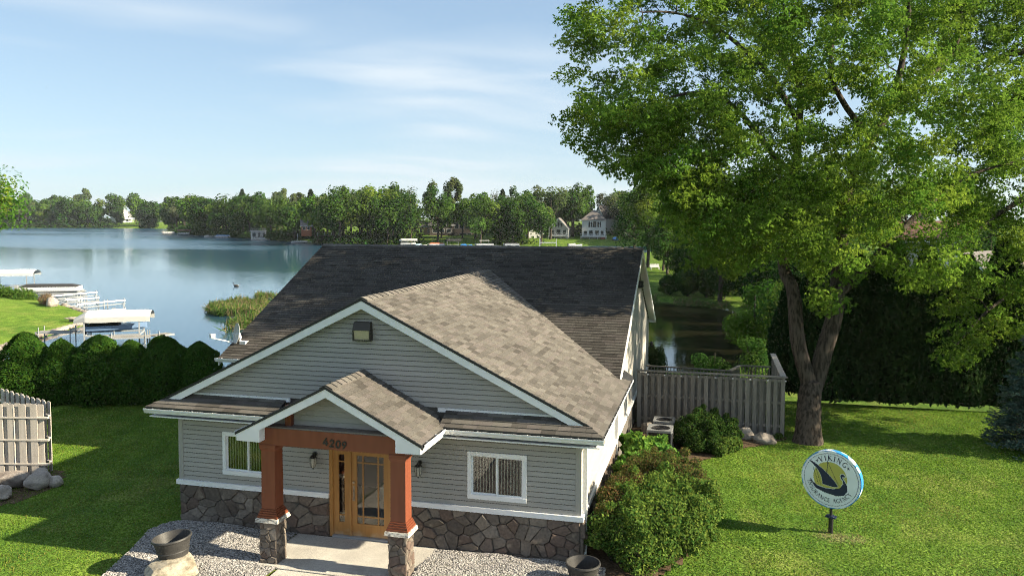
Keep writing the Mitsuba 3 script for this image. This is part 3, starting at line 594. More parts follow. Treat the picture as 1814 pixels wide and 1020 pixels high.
def branchwork(limbs, targets, r, twig=.014, sides=5):
    """tubes along the given limbs, and branches from the nearest wood out to every target."""
    out = [tube(p, rad, 12 if i == 0 else 9) for i, (p, rad) in enumerate(limbs)]
    nodes, rad = [], []
    for p, rd in limbs[0:]:
        p = np.asarray(p, float); rd = np.broadcast_to(rd, (len(p),))
        for a, b, ra, rb in zip(p[:-1], p[1:], rd[:-1], rd[1:]):
            for t in np.linspace(0, 1, 5): nodes.append(a+(b-a)*t); rad.append(ra+(rb-ra)*t)
    nodes, rad = [np.array(nodes)], [np.array(rad)]
    N, R = nodes[0], rad[0]; d0 = cKDTree(N).query(targets)[0]
    for i in np.argsort(d0):
        t = targets[i]; dd = np.linalg.norm(N-t, axis=1)+np.maximum(0, N[:, 2]-t[2]+.3)*.8+np.where(R > .2, 1.0, 0); j = int(np.argmin(dd)); p = N[j]; L = np.linalg.norm(t-p)
        if L < .15: continue
        m1 = p+(t-p)*.35+r.normal(size=3)*L*.07+[0, 0, L*.07]; m2 = p+(t-p)*.7+r.normal(size=3)*L*.07+[0, 0, L*.09]
        path = np.array([p, m1, m2, t]); r0 = min(R[j]*.75, twig+.016*L); rr = np.array([r0, r0*.8, r0*.6, twig*.5])
        out.append(tube(path, rr, sides, cap=False)); extra = np.vstack([(p+m1)/2, m1, (m1+m2)/2, m2, t]); N = np.vstack([N, extra]); R = np.concatenate([R, [r0*.9, r0*.8, r0*.7, r0*.6, twig*.5]])
    return cat(out)
def spray_crown(clumps, cr, n_spray, n_leaf, L, Wd, base, r, alt=None, alt_share=.0, droop=.35, spread=.8):
    """leaf rosettes scattered through every clump; a share of the clumps is of the alternative (young) green."""
    n = len(clumps); ck = np.repeat(np.arange(n), n_spray)
    ctr = clumps[ck]+in_ball(len(ck), r, 2.6)*np.asarray(cr).reshape(-1, 1)[ck if np.size(cr) > 1 else np.zeros(len(ck), int)]*[1.15, 1.15, .8]
    cc = tint(n, r, base, .22, .18)
    if alt is not None: k = r.random(n) < alt_share; cc[k] = tint(k.sum(), r, alt, .2, .15)
    sp = cc[ck]*r.uniform(.8, 1.2, (len(ck), 1)); k2 = np.repeat(np.arange(len(ck)), n_leaf); m = len(k2)
    dirs = unit(r.normal(size=(m, 3))*[1, 1, .6]+[0, 0, -.2])
    c = ctr[k2]+dirs*L*.62
    return leaves(c, L, Wd, sp[k2]*r.uniform(.85, 1.15, (m, 1)), r, np.array([.1, -.1, .35])+0*dirs, spread, dirs, droop)

# ------------------------------------------------------------------ the big shade tree on the right, and its neighbour outside the frame
BLOBS = [(8.4,11.5,14.3,1.04),(8.0,12.4,13.7,.83),(9.6,11.8,14.8,1.39),(9.9,12.8,13.4,1.55),(8.0,12.3,11.7,.87),(8.5,12.9,11.4,1.15),(9.1,13,10.3,.94),(9.7,12.5,9.35,.7),(10.3,13.9,12,1.71),(10.7,13.9,9.95,1.02),(11.6,15.4,14.3,1.98),(12.1,12.7,11.2,1.72),(11.3,14,9,.81),(10.7,13.8,8.7,.55),(13.7,18,15.5,2.35),(14.1,11.7,12.1,1.82),(13.4,12.5,10,1.49),(15.5,15.3,13.9,2.13),(17,13.6,14.3,2.09),(18.1,12.3,12.6,1.7),(17.1,12.4,10.9,2.02),(19.2,14,10.7,1.59),(18.6,12.7,8.9,1.63),(15.8,14.1,9.4,1.86),(14.7,14.8,7.9,1.71),(13.2,16.4,7.7,1.71),(12.3,16.1,6.6,1.25),(13.8,16,6.06,1.12),(16.1,12.5,7.3,1.57),(17.1,12.2,6.95,1.54),(19,13.7,6.9,1.39),(20.3,15,5.9,1.03),(16.3,12.4,5.8,1.08),(16.3,12.05,4.6,.62),(20.5,16.2,8.2,1.28),(20.7,17.7,14.8,1.98),(21,15.6,12.5,1.65),(14.9,14.3,16.8,2.27),(12.3,15.7,17.4,2.21),(9.8,14.1,17.1,1.71),(17.5,13.9,16.7,2.39),(20.6,16.8,17.1,2.35),(15.4,15.6,19.7,2.56),(18.3,16.3,19.9,2.56),(12.9,17.1,20.2,2.05),(17,8.3,13.4,1.6),(14.5,8.4,13.2,1.5),(19,9,14.7,1.7),(12.2,9.4,13.6,1.4),(19,9.6,8.2,1.3),(16.6,9.4,8.6,1.2),(18.4,9.8,10.2,1.6),(15.4,9.8,9.4,1.3),(20.3,9.9,11.3,1.6),(14,10,11,1.4),(17,9.6,7.0,1.1),(19.5,10.2,6.2,1.2)]
BLOBS += [(21.2,14.6,8.6,1.2),(22.3,15.4,9.6,1.1),(20.2,14.2,9.4,1.2),(23.2,16.2,10.2,1.1),(21.8,15.2,7.6,1.0),(8.0,12.6,12.6,.9),(7.6,12.2,11.0,.7),(8.6,12.7,10.1,.8),(7.7,12.1,14.6,.8)]
BLOBS += 2*[(12.4,9.2,7.8,1.25),(13.8,9.2,6.9,1.1),(11.4,9.4,9.1,1.2),(15.2,9.3,7.2,1.1),(10.6,9.9,10.2,1.15),(9.6,10.2,11.2,1.1),(12.6,11,8.2,1.4),(11.2,11.2,9.8,1.4),(14,11.2,7.4,1.3),(10.2,11.6,10.8,1.3),(13,9.7,9,1.2),(14.5,9.9,8.2,1.2),(11.9,9.8,10.4,1.3)]
LIMBS = {
 'trunk': ([(15.97,11.5,-.25),(15.99,11.62,.25),(16.03,11.9,.9),(16.08,12.15,1.4),(16.14,12.33,1.85)], [.58,.45,.39,.385,.34]),
 'left': ([(16.1,12.25,1.55),(15.87,12.23,2.42),(15.64,12.23,3.4),(15.54,12.37,4.47),(15.43,12.6,5.24),(15.18,12.88,5.91),(15.33,13.42,7.31),(15.64,14,8.96),(15.75,14.14,10.81),(15.79,14.77,12.55),(15.44,15.32,14.55),(15.02,15.89,17.26)], [0.265,0.261,0.257,0.242,0.226,0.203,0.172,0.156,0.133,0.109,0.078,0.039]),
 'right': ([(16.16,12.35,1.5),(16.43,12.47,2.31),(16.65,12.47,3.21),(16.94,12.61,4.29),(17.05,12.81,5.55),(17.18,13.03,6.93),(17.38,13.38,8.52),(18.03,13.64,10.11),(18.78,13.9,11.4),(19.24,14.33,13.13),(19.52,14.82,15.02),(19.3,15.42,17.41)], [0.302,0.302,0.294,0.277,0.244,0.21,0.185,0.16,0.134,0.101,0.076,0.042]),
 'rr': ([(17.06,12.78,4.96),(17.81,12.81,5.77),(18.67,13.19,6.74),(19.8,13.95,7.83),(21.09,14.85,8.85),(22.43,15.74,9.43),(24.02,16.67,9.84)], [.15,.14,.12,.10,.08,.05,.02]),
 'l1': ([(15.32,13.29,6.91),(14.26,13.58,7.72),(13.25,13.7,8.76),(12.01,13.67,10.02),(10.55,13.57,10.88),(8.92,13.07,11.18)], [.14,.12,.1,.08,.06,.03]),
 'l2': ([(15.67,14.03,9.16),(14.39,13.36,10.36),(13.18,13.04,11.76),(11.78,13.23,12.14),(10.34,13.46,11.71)], [.12,.1,.085,.06,.03]),
 'l3': ([(15.74,14.15,11.02),(14.6,14.5,12.96),(13.37,14.79,14.33),(11.91,14.47,15.18),(10.13,12.99,15.12)], [.12,.1,.08,.05,.03]),
 'l4': ([(15.79,14.77,12.55),(14.02,16.06,15.66),(12.29,15.72,17.19),(10.77,15.39,18.07)], [.1,.08,.05,.03]),
 'r2': ([(17.28,13.21,7.72),(16.19,13.59,8.33),(15.47,14.12,8.14),(14.32,14.61,7.3),(13.1,15.31,6.85)], [.12,.1,.08,.06,.03]),
 'r3': ([(18.12,13.67,10.31),(17.15,12.98,11.43),(16.63,13.45,12.89),(16.87,14.13,14.6),(16.71,14.74,16.79)], [.11,.1,.08,.06,.03]),
 'r4': ([(18.87,13.93,11.5),(20.18,15.36,12.68),(21.45,16.79,13.92),(21.78,17.51,15.98)], [.1,.08,.06,.03])}
def blob_clumps(blobs, dens, r, power=2.4):
    out = []
    for x, y, z, R in blobs:
        n = max(4, int(dens*R**2.2)); out.append(np.array([x, y, z])+in_ball(n, r, power)*R*[1, 1, .85])
    return np.vstack(out)
def smooth_path(p, rad, k=4):
    p = np.asarray(p, float); t = np.arange(len(p)); from_ = np.linspace(0, len(p)-1, (len(p)-1)*k+1)
    from scipy.interpolate import CubicSpline, interp1d
    return CubicSpline(t, p)(from_), np.interp(from_, t, rad)
def rough(m, amp, f, seed=0):
    v = np.asarray(m[0]); c = v.mean(0)
    return (v+unit(v-np.array([c[0], c[1], 0])*[1, 1, 0]-v*[0, 0, 1])*(meshkit.fbm(v*f, 3, seed)[:, None]-.5)*amp,)+tuple(m[1:])
r = rngs(101)
TREE = thing('shade_tree', 'huge spreading deciduous tree with forked grey trunk on the right lawn', 'tree')
limbs = []
for k, (p, rad) in LIMBS.items():
    p, rad = smooth_path(p, rad); p = p+np.cumsum(r.normal(size=p.shape)*.006, 0); limbs.append((p, rad))
# the trunk: an oval flare at the foot that carries the fork
tr = tube(limbs[0][0], limbs[0][1], 28); v = tr[0].copy(); a = np.arctan2(v[:, 1]-11.8, v[:, 0]-16.0)
v += unit((v-np.array([16.03, 11.85, 0]))*[1, 1, 0])*(0.04*np.sin(a*5+1)+.02*np.sin(a*9))[:, None]*np.clip(1.6-v[:, 2], 0, 1.4)[:, None]*.6
add('trunk', (v, tr[1]), 'm_bark', TREE, smooth=True)
clumps = blob_clumps(BLOBS, 5.6, r, 4.5)
add('limbs', branchwork(limbs[1:], clumps, r), 'm_bark', TREE, smooth=True)
leaf_obj('crown', spray_crown(clumps, .50, 50, 5, .125, .50, (.115, .200, .027), r, (.185, .290, .040), .44), TREE)
BL2 = [(22.6,20.2,15.3,2.1),(23.6,19.5,15.5,2.05),(24.3,19.5,13.2,1.93),(23.5,20.3,12,1.76),(24.5,19.4,10.7,1.82),(23.4,21.2,10.4,1.45),(24,18.1,8.4,1.76),(22.9,17.8,6.65,1.54),(21.6,16.3,4.8,1.28),(23.6,17.3,5.15,1.74),(21.7,15.7,3.4,.88),(23,16.6,3.7,1.07),(21.4,15.4,2.6,.46),(23.6,20.1,8.7,1.41),(24.8,20.9,17.6,2.35),(26.7,21.3,15.3,2.8),(27.2,21.2,11.5,2.8),(26.6,19.2,7.3,2.46),(29,22.8,14,2.9),(25.1,17.6,3.9,1.3),(27,22.7,19.9,2.9),(25,19.8,14.4,1.4),(25.2,19.6,12.3,1.3),(24.2,19.2,16.6,1.5),(25.6,18.6,6.0,1.3),(26,19.8,9.2,1.5),(27.5,13.4,9,2.5),(29,13,7,2.2),(27.4,15,5.5,2),(27.6,12.9,6,2.2),(28.6,12.6,9,2.3),(30,14,10,2.6)]
LB2 = [([(27.48,19.49,-.5),(27.34,19.56,.96),(27.18,19.69,3.68),(27.16,20.05,6.4),(27.09,20.53,9.62),(27.14,21.25,12.94),(27.08,21.96,16.35),(27,22.66,19.86)], [.5,.42,.38,.34,.28,.2,.12,.04]),
 ([(27.18,20.26,8.23),(25.88,19.67,8.91),(24.38,18.73,8.21),(23,18.02,7.31),(21.74,16.88,5.58)], [.14,.12,.1,.07,.03]),([(27.09,20.53,9.62),(25.83,20.31,11.24),(24.93,19.93,12.2),(23.6,19.93,12.58),(22.36,20.05,12.85)], [.17,.15,.13,.1,.04]),
 ([(27.2,21.21,12),(25.79,20.45,13.77),(24.78,19.71,14.29),(23.81,19.45,14.06),(23.32,19.82,13.54)], [.2,.17,.15,.1,.04]),([(27.16,20.05,6.4),(25.65,18.69,5.54),(23.86,17.36,4.72),(22.65,16.5,3.91),(21.56,15.55,2.94)], [.12,.1,.07,.05,.02]),([(27.09,21.28,13.64),(25.73,21.07,15.75),(24.12,20.73,16.91),(22.53,20.29,16.21)], [.14,.11,.08,.03])]
T2 = thing('shade_tree', 'leafy deciduous tree whose branches reach in from the right edge above the blue spruce', 'tree')
r = rngs(102); limbs = [smooth_path(*q) for q in LB2]
add('trunk', tube(*limbs[0], 12), 'm_bark', T2, smooth=True)
cl2 = blob_clumps(BL2, 4.6, r, 4.0)
add('limbs', branchwork(limbs[1:], cl2, r), 'm_bark', T2, smooth=True)
leaf_obj('crown', spray_crown(cl2, .56, 48, 5, .13, .50, (.115, .200, .027), r, (.185, .29, .040), .40), T2)

# ------------------------------------------------------------------ trees of the middle and far distance
KIND = {  # crown base (share of height), blobs, blob size, leaf, cards, colour, young colour, share, vertical squash
 'round': (.14, 15, .40, 1.0, 2300, (0.058, 0.119, 0.023), (0.109, 0.174, 0.032), .25),
 'dark': (.06, 16, .42, 1.0, 2400, (0.035, 0.081, 0.017), (0.072, 0.131, 0.023), .15),
 'bright': (.10, 15, .40, 1.0, 2300, (0.087, 0.171, 0.023), (0.138, 0.217, 0.029), .35),
 'airy': (.28, 13, .33, .95, 1500, (0.090, 0.128, 0.049), (0.116, 0.160, 0.058), .3),
 'mid': (.34, 16, .34, .8, 3400, (0.087, 0.152, 0.026), (0.160, 0.217, 0.032), .4),
 'willow': (.05, 14, .40, 1.0, 2000, (0.109, 0.152, 0.055), (0.131, 0.174, 0.065), .3),
 'slender': (.05, 10, .5, .9, 900, (0.080, 0.123, 0.043), (0.116, 0.160, 0.051), .3),
 'hedge': (.0, 14, .45, 1.0, 1500, (.036, .083, .017), (.07, .13, .024), .25),
 'shrub': (.0, 10, .45, .9, 1000, (0.046, 0.102, 0.020), (0.072, 0.131, 0.026), .2),
 'pine': (.2, 14, .30, .9, 1500, (0.087, 0.104, 0.051), (0.109, 0.123, 0.065), .3)}
def tree_at(key, x, y, H, R, kind, seed, dist=None, detail=1.0):
    r = rngs(seed); z0 = gz(x, y); D = math.hypot(x-CAM[0], y-CAM[1]) if dist is None else dist
    card = float(np.clip(D*.0034, .10, 2.6))
    if kind == 'conifer':
        n = int(1500*detail); t = r.random(n)**.65; rad = R*1.5*(1-t)**.8*(.55+.45*((t*9) % 1)[::-1])*r.uniform(.5, 1.05, n); a = r.uniform(0, 2*np.pi, n)
        c = np.stack([x+rad*np.cos(a), y+rad*np.sin(a), z0+H*(.06+.94*t)], 1); d = np.stack([np.cos(a), np.sin(a), -.35+0*a], 1)
        m = leaves(c, card*1.15, .5, tint(n, r, (.028, .048, .024), .3, .15), r, np.array([0, 0, .8])+0*c, .6, d); cr = None
    else:
        cb, nb, bs, ls, n, col, alt, sh = KIND[kind]; n = int(n*detail)
        u = in_ball(nb, r, 3.0); b = np.stack([u[:, 0]*R*.66, u[:, 1]*R*.66, H*(cb+(1-cb)*(.5+.36*u[:, 2]))], 1)
        br = np.stack([np.full(nb, R*bs), np.full(nb, R*bs), np.full(nb, max(R*bs*.85, H*(1-cb)*.17))], 1)*r.uniform(.7, 1.2, (nb, 1))
        k = r.integers(0, nb, n); o = unit(r.normal(size=(n, 3)))*(r.random((n, 1))**.3); lump = meshkit.noise((b[k]+o*br[k])*(2.2/R)+seed)
        c = b[k]+o*br[k]*(.75+.5*lump[:, None]); c += [x, y, z0]; cc = tint(nb, r, col, .18, .2); j = r.random(nb) < sh; cc[j] = tint(j.sum(), r, alt, .2, .2)
        dirn = None if kind not in ('willow', 'slender') else np.tile([0, 0, -1.4], (n, 1))
        m = leaves(c, card*ls*(1.35 if kind == 'willow' else 1), .72 if kind not in ('willow', 'pine') else .36, cc[k]*r.uniform(.85, 1.15, (n, 1)), r, o*1.3+[0, 0, .35], .42, dirn); cr = b
    tr = [tube([(x, y, z0-.4), (x+R*.03, y, z0+H*.2), (x-R*.02, y+R*.02, z0+H*.55), (x, y, z0+H*.8)], [H*.019+.04, H*.015+.03, H*.009+.02, .03], 7)]
    if cr is not None:
        for q in r.permutation(len(cr))[:7]:
            e = np.array([x, y, z0])+cr[q]; s = np.array([x, y, z0+H*r.uniform(.18, .42)]); tr.append(tube([s, s+(e-s)*.5+[0, 0, H*.03], e], [H*.008+.02, H*.006+.015, .03], 5))
    add('trunk', cat(tr), 'm_bark', key, smooth=True); leaf_obj('crown', m, key, 'm_leaf_far')
def cross2(a, b): return a[0]*b[1]-a[1]*b[0]
def ashore(x, y, margin=2.0):
    v = np.array([x, y])-CAM[:2]; k = 1.0
    while k < 1.7:
        p = CAM[:2]+v*k
        if not LAKE.buffer(margin).contains(Point(p)): return p[0], p[1], k
        k += .01
    return p[0], p[1], k
NICE = {
 'round': 'full green round-topped deciduous tree', 'dark': 'dense dark green deciduous tree', 'airy': 'tall loose grey-green tree', 'conifer': 'pointed dark conifer',
 'willow': 'pale grey-green willow-like tree', 'pine': 'brownish open pine tree', 'bright': 'bright fresh green tree', 'slender': 'slender pale tree', 'shrub': 'low round dark shrub', 'mid': 'leafy tree'}
FAR = [  # x, y, height, radius, kind, label
 (-602.8,654.5,36.4,12.5,'airy','tallest loose grey-green tree on the far left shore, above the skyline'),(-674.8,657.1,31.5,8.8,'round',0),(-627.6,648.3,28.5,11.4,'round',0),(-589.7,647.5,14,7.9,'willow','small pale round tree at the water on the far left shore'),(-571.5,693.4,31.3,10.6,'round',0),(-537.1,702,28.3,8.9,'round',0),(-366.1,507.4,22.2,7.7,'round',0),
 (-212.8,318.7,21.1,10.8,'dark','big dark tree on the wooded point above the blue covered boat'),(-245.8,351.7,18.5,7.5,'round',0),(-227.8,356.2,24.8,3.6,'conifer','pointed conifer rising behind the dark tree on the wooded point'),(-208.1,340.5,20.5,8,'round',0),(-179.3,306.4,19.2,6.4,'willow','pale yellow-grey tree on the slope left of the tall conifer'),(-212.8,370.5,23.6,6.7,'airy',0),(-199.5,363.5,20.9,6.6,'airy',0),(-192.8,365.2,23.3,4.5,'conifer','tall pointed conifer on the skyline above the boathouse'),
 (-132.7,266.4,19.4,5.5,'round',0),(-131,277.2,22.3,3.9,'conifer','pointed conifer on the skyline left of the tallest bright tree'),(-111.3,251.1,17.9,6.2,'round',0),(-104.2,247.7,22.1,8.1,'bright','biggest bright green tree on the shore above the left end of the roof ridge'),(-98.3,254.4,20.2,5.2,'round',0),(-98.6,264.6,18.4,5.3,'pine','brownish open pine behind the tan houses'),(-93.1,276.3,21.8,5.5,'airy',0),(-88.2,288,22.3,4.6,'airy','tallest loose tree on the skyline above the tan flat-roofed house'),(-79.6,248.7,14.3,5,'round','round tree on the lawn in front of the dark deck house'),(-73.1,252.5,14.8,5.4,'round','round tree partly hiding the tan flat-roofed house'),(-71.1,271.5,18.8,5.3,'round',0),(-66.4,283.1,18.7,2.9,'conifer','narrow dark conifer behind the willow-like tree'),(-61.7,284.2,17.6,4.9,'airy',0),(-55.7,285.7,18.5,5.1,'round',0),(-68.9,256.7,12,1.6,'slender','slender pale tree right of the tan flat-roofed house'),(-60.1,251.5,10.3,4.4,'willow','pale willow-like tree standing at the shore past the tan house'),(-52.4,251.4,5.5,2.2,'shrub','low dark round shrub at the water left of the white gabled house'),(-51.6,255.8,8.4,2.2,'bright','small bright green tree behind the dark round shrub'),(-42.3,258.1,21.7,9,'airy','large spreading loose tree in front of the white gabled house'),(-36.6,271.9,20.4,5.2,'round','green tree between the white gabled house and the hip-roofed house'),(-30.5,312.7,17.6,5.4,'pine','brownish pine behind the roof of the white hip-roofed house'),(-35.8,301,19.3,5.7,'round',0),(-22.6,304.3,17.8,4.6,'round',0)]
def region(x, y):
    b = math.degrees(math.atan2(x-CAM[0], y-CAM[1]))
    return 'on the far left shore' if b < -35.5 else 'on the wooded point left of the roof' if b < -26 else 'above the left half of the roof ridge' if b < -17.5 else 'above the right half of the roof ridge' if b < -7 else 'right of the roof gable across the lake'
for i, (x, y, h_, R, kind, lab) in enumerate(FAR):
    x, y = out(x, y); h_ *= KL*(.88 if kind == 'conifer' else 1); R *= KL*(1.25 if kind == 'conifer' else 1); FAR[i] = (x, y)+FAR[i][2:]; x, y, k = ashore(x, y); D = math.hypot(x-CAM[0], y-CAM[1])
    K = thing({'conifer': 'conifer_tree', 'pine': 'pine_tree', 'willow': 'willow_tree', 'shrub': 'shrub'}.get(kind, 'shore_tree'), lab or NICE[kind]+' in the woods '+region(x, y), 'tree' if kind != 'shrub' else 'shrub', None if lab else kind+' trees '+region(x, y))
    tree_at(K, x, y, h_*k*1.02, R*k, kind, 300+i)
SHORE = np.array([out(*q) for q in [(-700,520),(-640,502),(-565,561),(-508,589),(-430,561),(-385,501),(-345,445),(-300,401),(-257,355),(-215,321),(-172,284),(-150,263),(-121,235),(-103,217),(-76,223),(-50,234),(-25,241),(0,244),(40,248),(75,235)]], float)
r = rngs(77); ang_ = np.arctan2(SHORE[:, 0]-CAM[0], SHORE[:, 1]-CAM[1]); seg = np.abs(np.diff(ang_))+np.linalg.norm(np.diff(SHORE, axis=0), axis=1)/6000; cum = np.concatenate([[0], np.cumsum(seg)]); placed = [np.array([f[0], f[1]]) for f in FAR]
HOUSE_KEEP = [(*out(a, b), c*KL) for a, b, c in [(-550,657,22),(-525,674,16),(-79.5,266,16),(-28,264,15),(-40.5,262,10),(-91,266,6),(-136,256,7),(-172,277,7),(-48.7,261,5),(-62,248,7),(-20,252,16)]]
count = 0
for t in range(2600):
    if count >= 185: break
    s = r.random()*cum[-1]; k = min(np.searchsorted(cum, s)-1, len(seg)-1); p = SHORE[k]+(SHORE[k+1]-SHORE[k])*((s-cum[k])/seg[k]); out_ = unit(p-CAM[:2]); D0 = np.linalg.norm(p-CAM[:2])
    p = p+out_*(3+r.random()**1.9*(75 if D0 < 540 else 120)); D = np.linalg.norm(p-CAM[:2]); f = D/362
    if LAKE.buffer(2).contains(Point(p)) or min(np.linalg.norm(p-q) for q in placed) < 5.6*max(1, f**.8): continue
    if any(np.hypot(p[0]-a, p[1]-b) < c for a, b, c in HOUSE_KEEP): continue
    # keep the lawns in front of the houses open
    if any(abs(cross2(unit(np.array([a, b])-CAM[:2]), p-CAM[:2])) < c*.34 and D < np.hypot(a-CAM[0], b-CAM[1]) for a, b, c in HOUSE_KEEP): continue
    placed.append(p); kind = r.choice(['round', 'dark', 'airy', 'bright', 'pine', 'conifer'], p=[.43, .19, .18, .12, .06, .02]); H_ = (18.0+6.5*r.random())*(1 if f < 1.2 else (1+.32*(f-1.2))); R = H_*(.36+.16*r.random())*(.42 if kind == 'conifer' else 1)
    K = thing({'conifer': 'conifer_tree', 'pine': 'pine_tree'}.get(kind, 'shore_tree'), NICE[kind]+' in the woods '+region(*p), 'tree', kind+' trees '+region(*p))
    tree_at(K, p[0], p[1], H_, R, kind, 1000+t, detail=.8); count += 1
# understory at the foot of the far woods: a continuous mass of bushes
u = []
for t in range(4200):
    s = r.random()*cum[-1]; k = min(np.searchsorted(cum, s)-1, len(seg)-1); p = SHORE[k]+(SHORE[k+1]-SHORE[k])*((s-cum[k])/seg[k]); out_ = unit(p-CAM[:2]); D0 = np.linalg.norm(p-CAM[:2])
    p = p+out_*(1+r.random()**2*(85 if D0 < 540 else 140)); D = np.linalg.norm(p-CAM[:2])
    if LAKE.buffer(.5).contains(Point(p)) or any(np.hypot(p[0]-a, p[1]-b) < c for a, b, c in HOUSE_KEEP): continue
    if any(abs(cross2(unit(np.array([a, b])-CAM[:2]), p-CAM[:2])) < c*.5 and D < np.hypot(a-CAM[0], b-CAM[1]) for a, b, c in HOUSE_KEEP): continue
    if -117 < p[0] < 5 and D < 316: continue
    u.append((p[0], p[1], r.uniform(.5, 1.0)*(2.4+D*.006)))
u = np.array(u); uz = terrain(u[:, 0], u[:, 1])[0]
kk = np.repeat(np.arange(len(u)), 16); o = in_ball(len(kk), r, 3)
o[:, 2] = np.abs(o[:, 2]); c = np.stack([u[kk, 0], u[kk, 1], uz[kk]], 1)+o*u[kk, 2:3]*[1.1, 1.1, 1.0]
cc = tint(len(u), r, (.036, .072, .016), .35, .35); Dk = np.hypot(c[:, 0]-CAM[0], c[:, 1]-CAM[1])
leaf_obj('undergrowth', leaves(c, np.clip(Dk*.0036, .5, 2.4), .75, cc[kk]*r.uniform(.7, 1.3, (len(kk), 1)), r, o+[0, 0, .5], .8), label='bushy green undergrowth at the foot of the far woods', cat_='undergrowth', kind='stuff')

MIDT = [(2.4,117.5,14.6,5.4,'mid','leafy tree with bare grey trunk right of the roof ridge on the lit far lawn',3.2),(11.5,95.8,15.6,2.9,'airy','pale loose tree top seen above the dark trees right of the lakeside lawn',1.6),(13.6,66,13.2,4.0,'dark','tall dark tree behind the left half of the big shade tree',4.0),(18.8,66,12.2,4.2,'dark','dark tree standing behind the forked trunk of the big shade tree',4.0),(11.2,76,11.0,3.0,'dark','dark tree leaning over the still inlet right of the roof gable',3.0),
 (16.2,35.5,4.9,1.9,'bright','small bright green tree on the bank behind the wooden deck fence',3.4),(18.2,41.5,7.2,2.4,'round','green tree on the bank behind the big trunk',3.2),(8.6,84.8,4.4,1.5,'shrub','grey-brown bush at the end of the inlet beyond the gable',1.5),(17.6,54,8.2,2.6,'dark','dark tree overhanging the inlet behind the small bright tree',3.2),
 (26,74,12,4,'round','green tree left of the red roofed house behind the big shade tree',3.0),(35,56,10.5,3.6,'dark','dark tree beside the blue grey garage',2.5),(41,84,15,5,'dark','tall dark tree behind the red roofed house',2.5),(22,48,8.5,2.8,'round','green tree in front of the red roofed house',2.5),(31,92,17,5,'round','tallest green tree far behind the red roofed house',2.0),(24,97,16,5,'dark','dark tall tree at the back of the right hand yards',2.0),(48,66,15,5,'dark','dark tree beyond the garage near the right edge',2.0),(38.5,44,9,3.2,'round','green tree right of the garage near the right edge',2.0),(33.5,37,6.5,2.6,'round','round tree in front of the garage',2.0),(55,95,18,6,'dark','tall dark tree at the far right behind the yards',1.5),(14,118,16,5,'round','round tree beyond the inlet behind the dark tree tops',1.5),(-3,150,15,5,'dark','dark tree on the far lawn beyond the gable',1.5),(15.5,80,13,3.8,'dark','tall dark tree at the head of the inlet, right of the lit lawn',2.5),(20,74,13,4,'round','green tree at the right of the inlet behind the dark ones',2.5),(22,60,11,3.6,'dark','dark tree on the right bank of the inlet',2.5),(21.5,50,9.5,3.2,'dark','dark tree on the near right bank of the inlet',2.5),(12.5,104,15,4.6,'round','green tree behind the head of the inlet',2.0),(19,40,7.0,2.4,'dark','dark bushy tree behind the small bright one on the bank',3.0)]
BANK = [(3.9,135.8,11,5.3,'round','round tree on the lit lawn past the end of the inlet',2),(9.2,104.9,9.6,4.2,'dark','dark tree at the end of the inlet just right of the lit lawn',2.5),(12.2,99.3,12.4,4.8,'dark','second dark tree right of the lit lawn at the end of the inlet',2.5),(15.4,96.9,13.1,4.6,'round','leafy tree closing the end of the inlet',2.5),(17.4,90.1,10.7,4.3,'dark','dark tree at the far right corner of the inlet',2.5),(20.6,84.5,12.7,4.1,'round','leafy tree on the right side of the inlet, third from its end',2.5),(22.3,69.5,11.7,3.4,'dark','dark tree on the right side of the inlet halfway along',2.5),(15.6,38.5,6.4,2.4,'bright','fresh green sapling clump behind the right end of the deck fence',3.2),(17.4,36.8,6.9,2.5,'round','green bushy tree right behind the sapling clump by the deck fence',3.2),(15.0,30.0,3.6,1.6,'shrub','dark bush directly behind the deck fence corner',3),(20.3,46.8,9.6,2.6,'dark','dark tree behind the fork of the big trunk',2.5),(23.7,42.8,7.2,2.6,'round','green tree above the evergreen hedge right of the big trunk',2.5),(13.0,31.5,2.6,1.5,'shrub','low bush at the near end of the inlet behind the deck',3),(20.5,33,6.0,2.4,'round','leafy tree between the deck fence and the evergreen hedge',3),(9.7,26.8,3.4,.8,'willow','slim willow like sapling at the water just past the rear corner of the building',3),(5.2,126,12,3.6,'round','round tree on the lit lawn beyond the inlet, nearer to the water',2)]
BANK += [(x_, y_, h_, R_, 'hedge', 'dense dark bush on the inlet bank, '+w_, 2.5) for x_, y_, h_, R_, w_ in ((7.4,90.8,3.0,1.7,'beside the lit lawn'),(9.8,89.5,3.6,2.0,'first right of the lit lawn'),(12.2,88.6,4.4,2.3,'second from the lit lawn'),(14.4,87.2,4.0,2.2,'third from the lit lawn'),(16.9,84.6,5.0,2.5,'at its right corner'),(18.6,80,4.4,2.3,'just round its right corner'),(19.2,75,5.2,2.4,'on the right bank, farther half'),(20.2,69,4.8,2.3,'on the right bank, middle'),(20.4,63,5.0,2.4,'on the right bank, nearer half'),(20.2,57,4.4,2.2,'on the right bank, nearest but one'),(19.6,51.5,4.0,2.2,'on the right bank, nearest'),(3.2,92.0,3.0,1.3,'at its left end by the gable'))]
MIDT += [(*(CAM[:2]+(np.array(q[:2])-CAM[:2])/KL), q[2]/KL, q[3]/KL)+q[4:] for q in BANK]
for i, (x, y, h_, R, kind, lab, det) in enumerate(MIDT):
    if y > 21: x, y = out(x, y); h_ *= KL; R *= KL
    K = thing('shore_tree' if kind not in ('shrub', 'hedge') else 'shrub', lab, 'tree' if kind not in ('shrub', 'hedge') else 'shrub'); tree_at(K, x, y, h_, R, kind, 700+i, detail=det*.75)
K = thing('shore_tree', 'bright leafy tree cut by the left edge above the lakeside lawn', 'tree')
tree_at(K, -66.0, 55.4, 20.5, 5.4, 'bright', 790, detail=3.0)
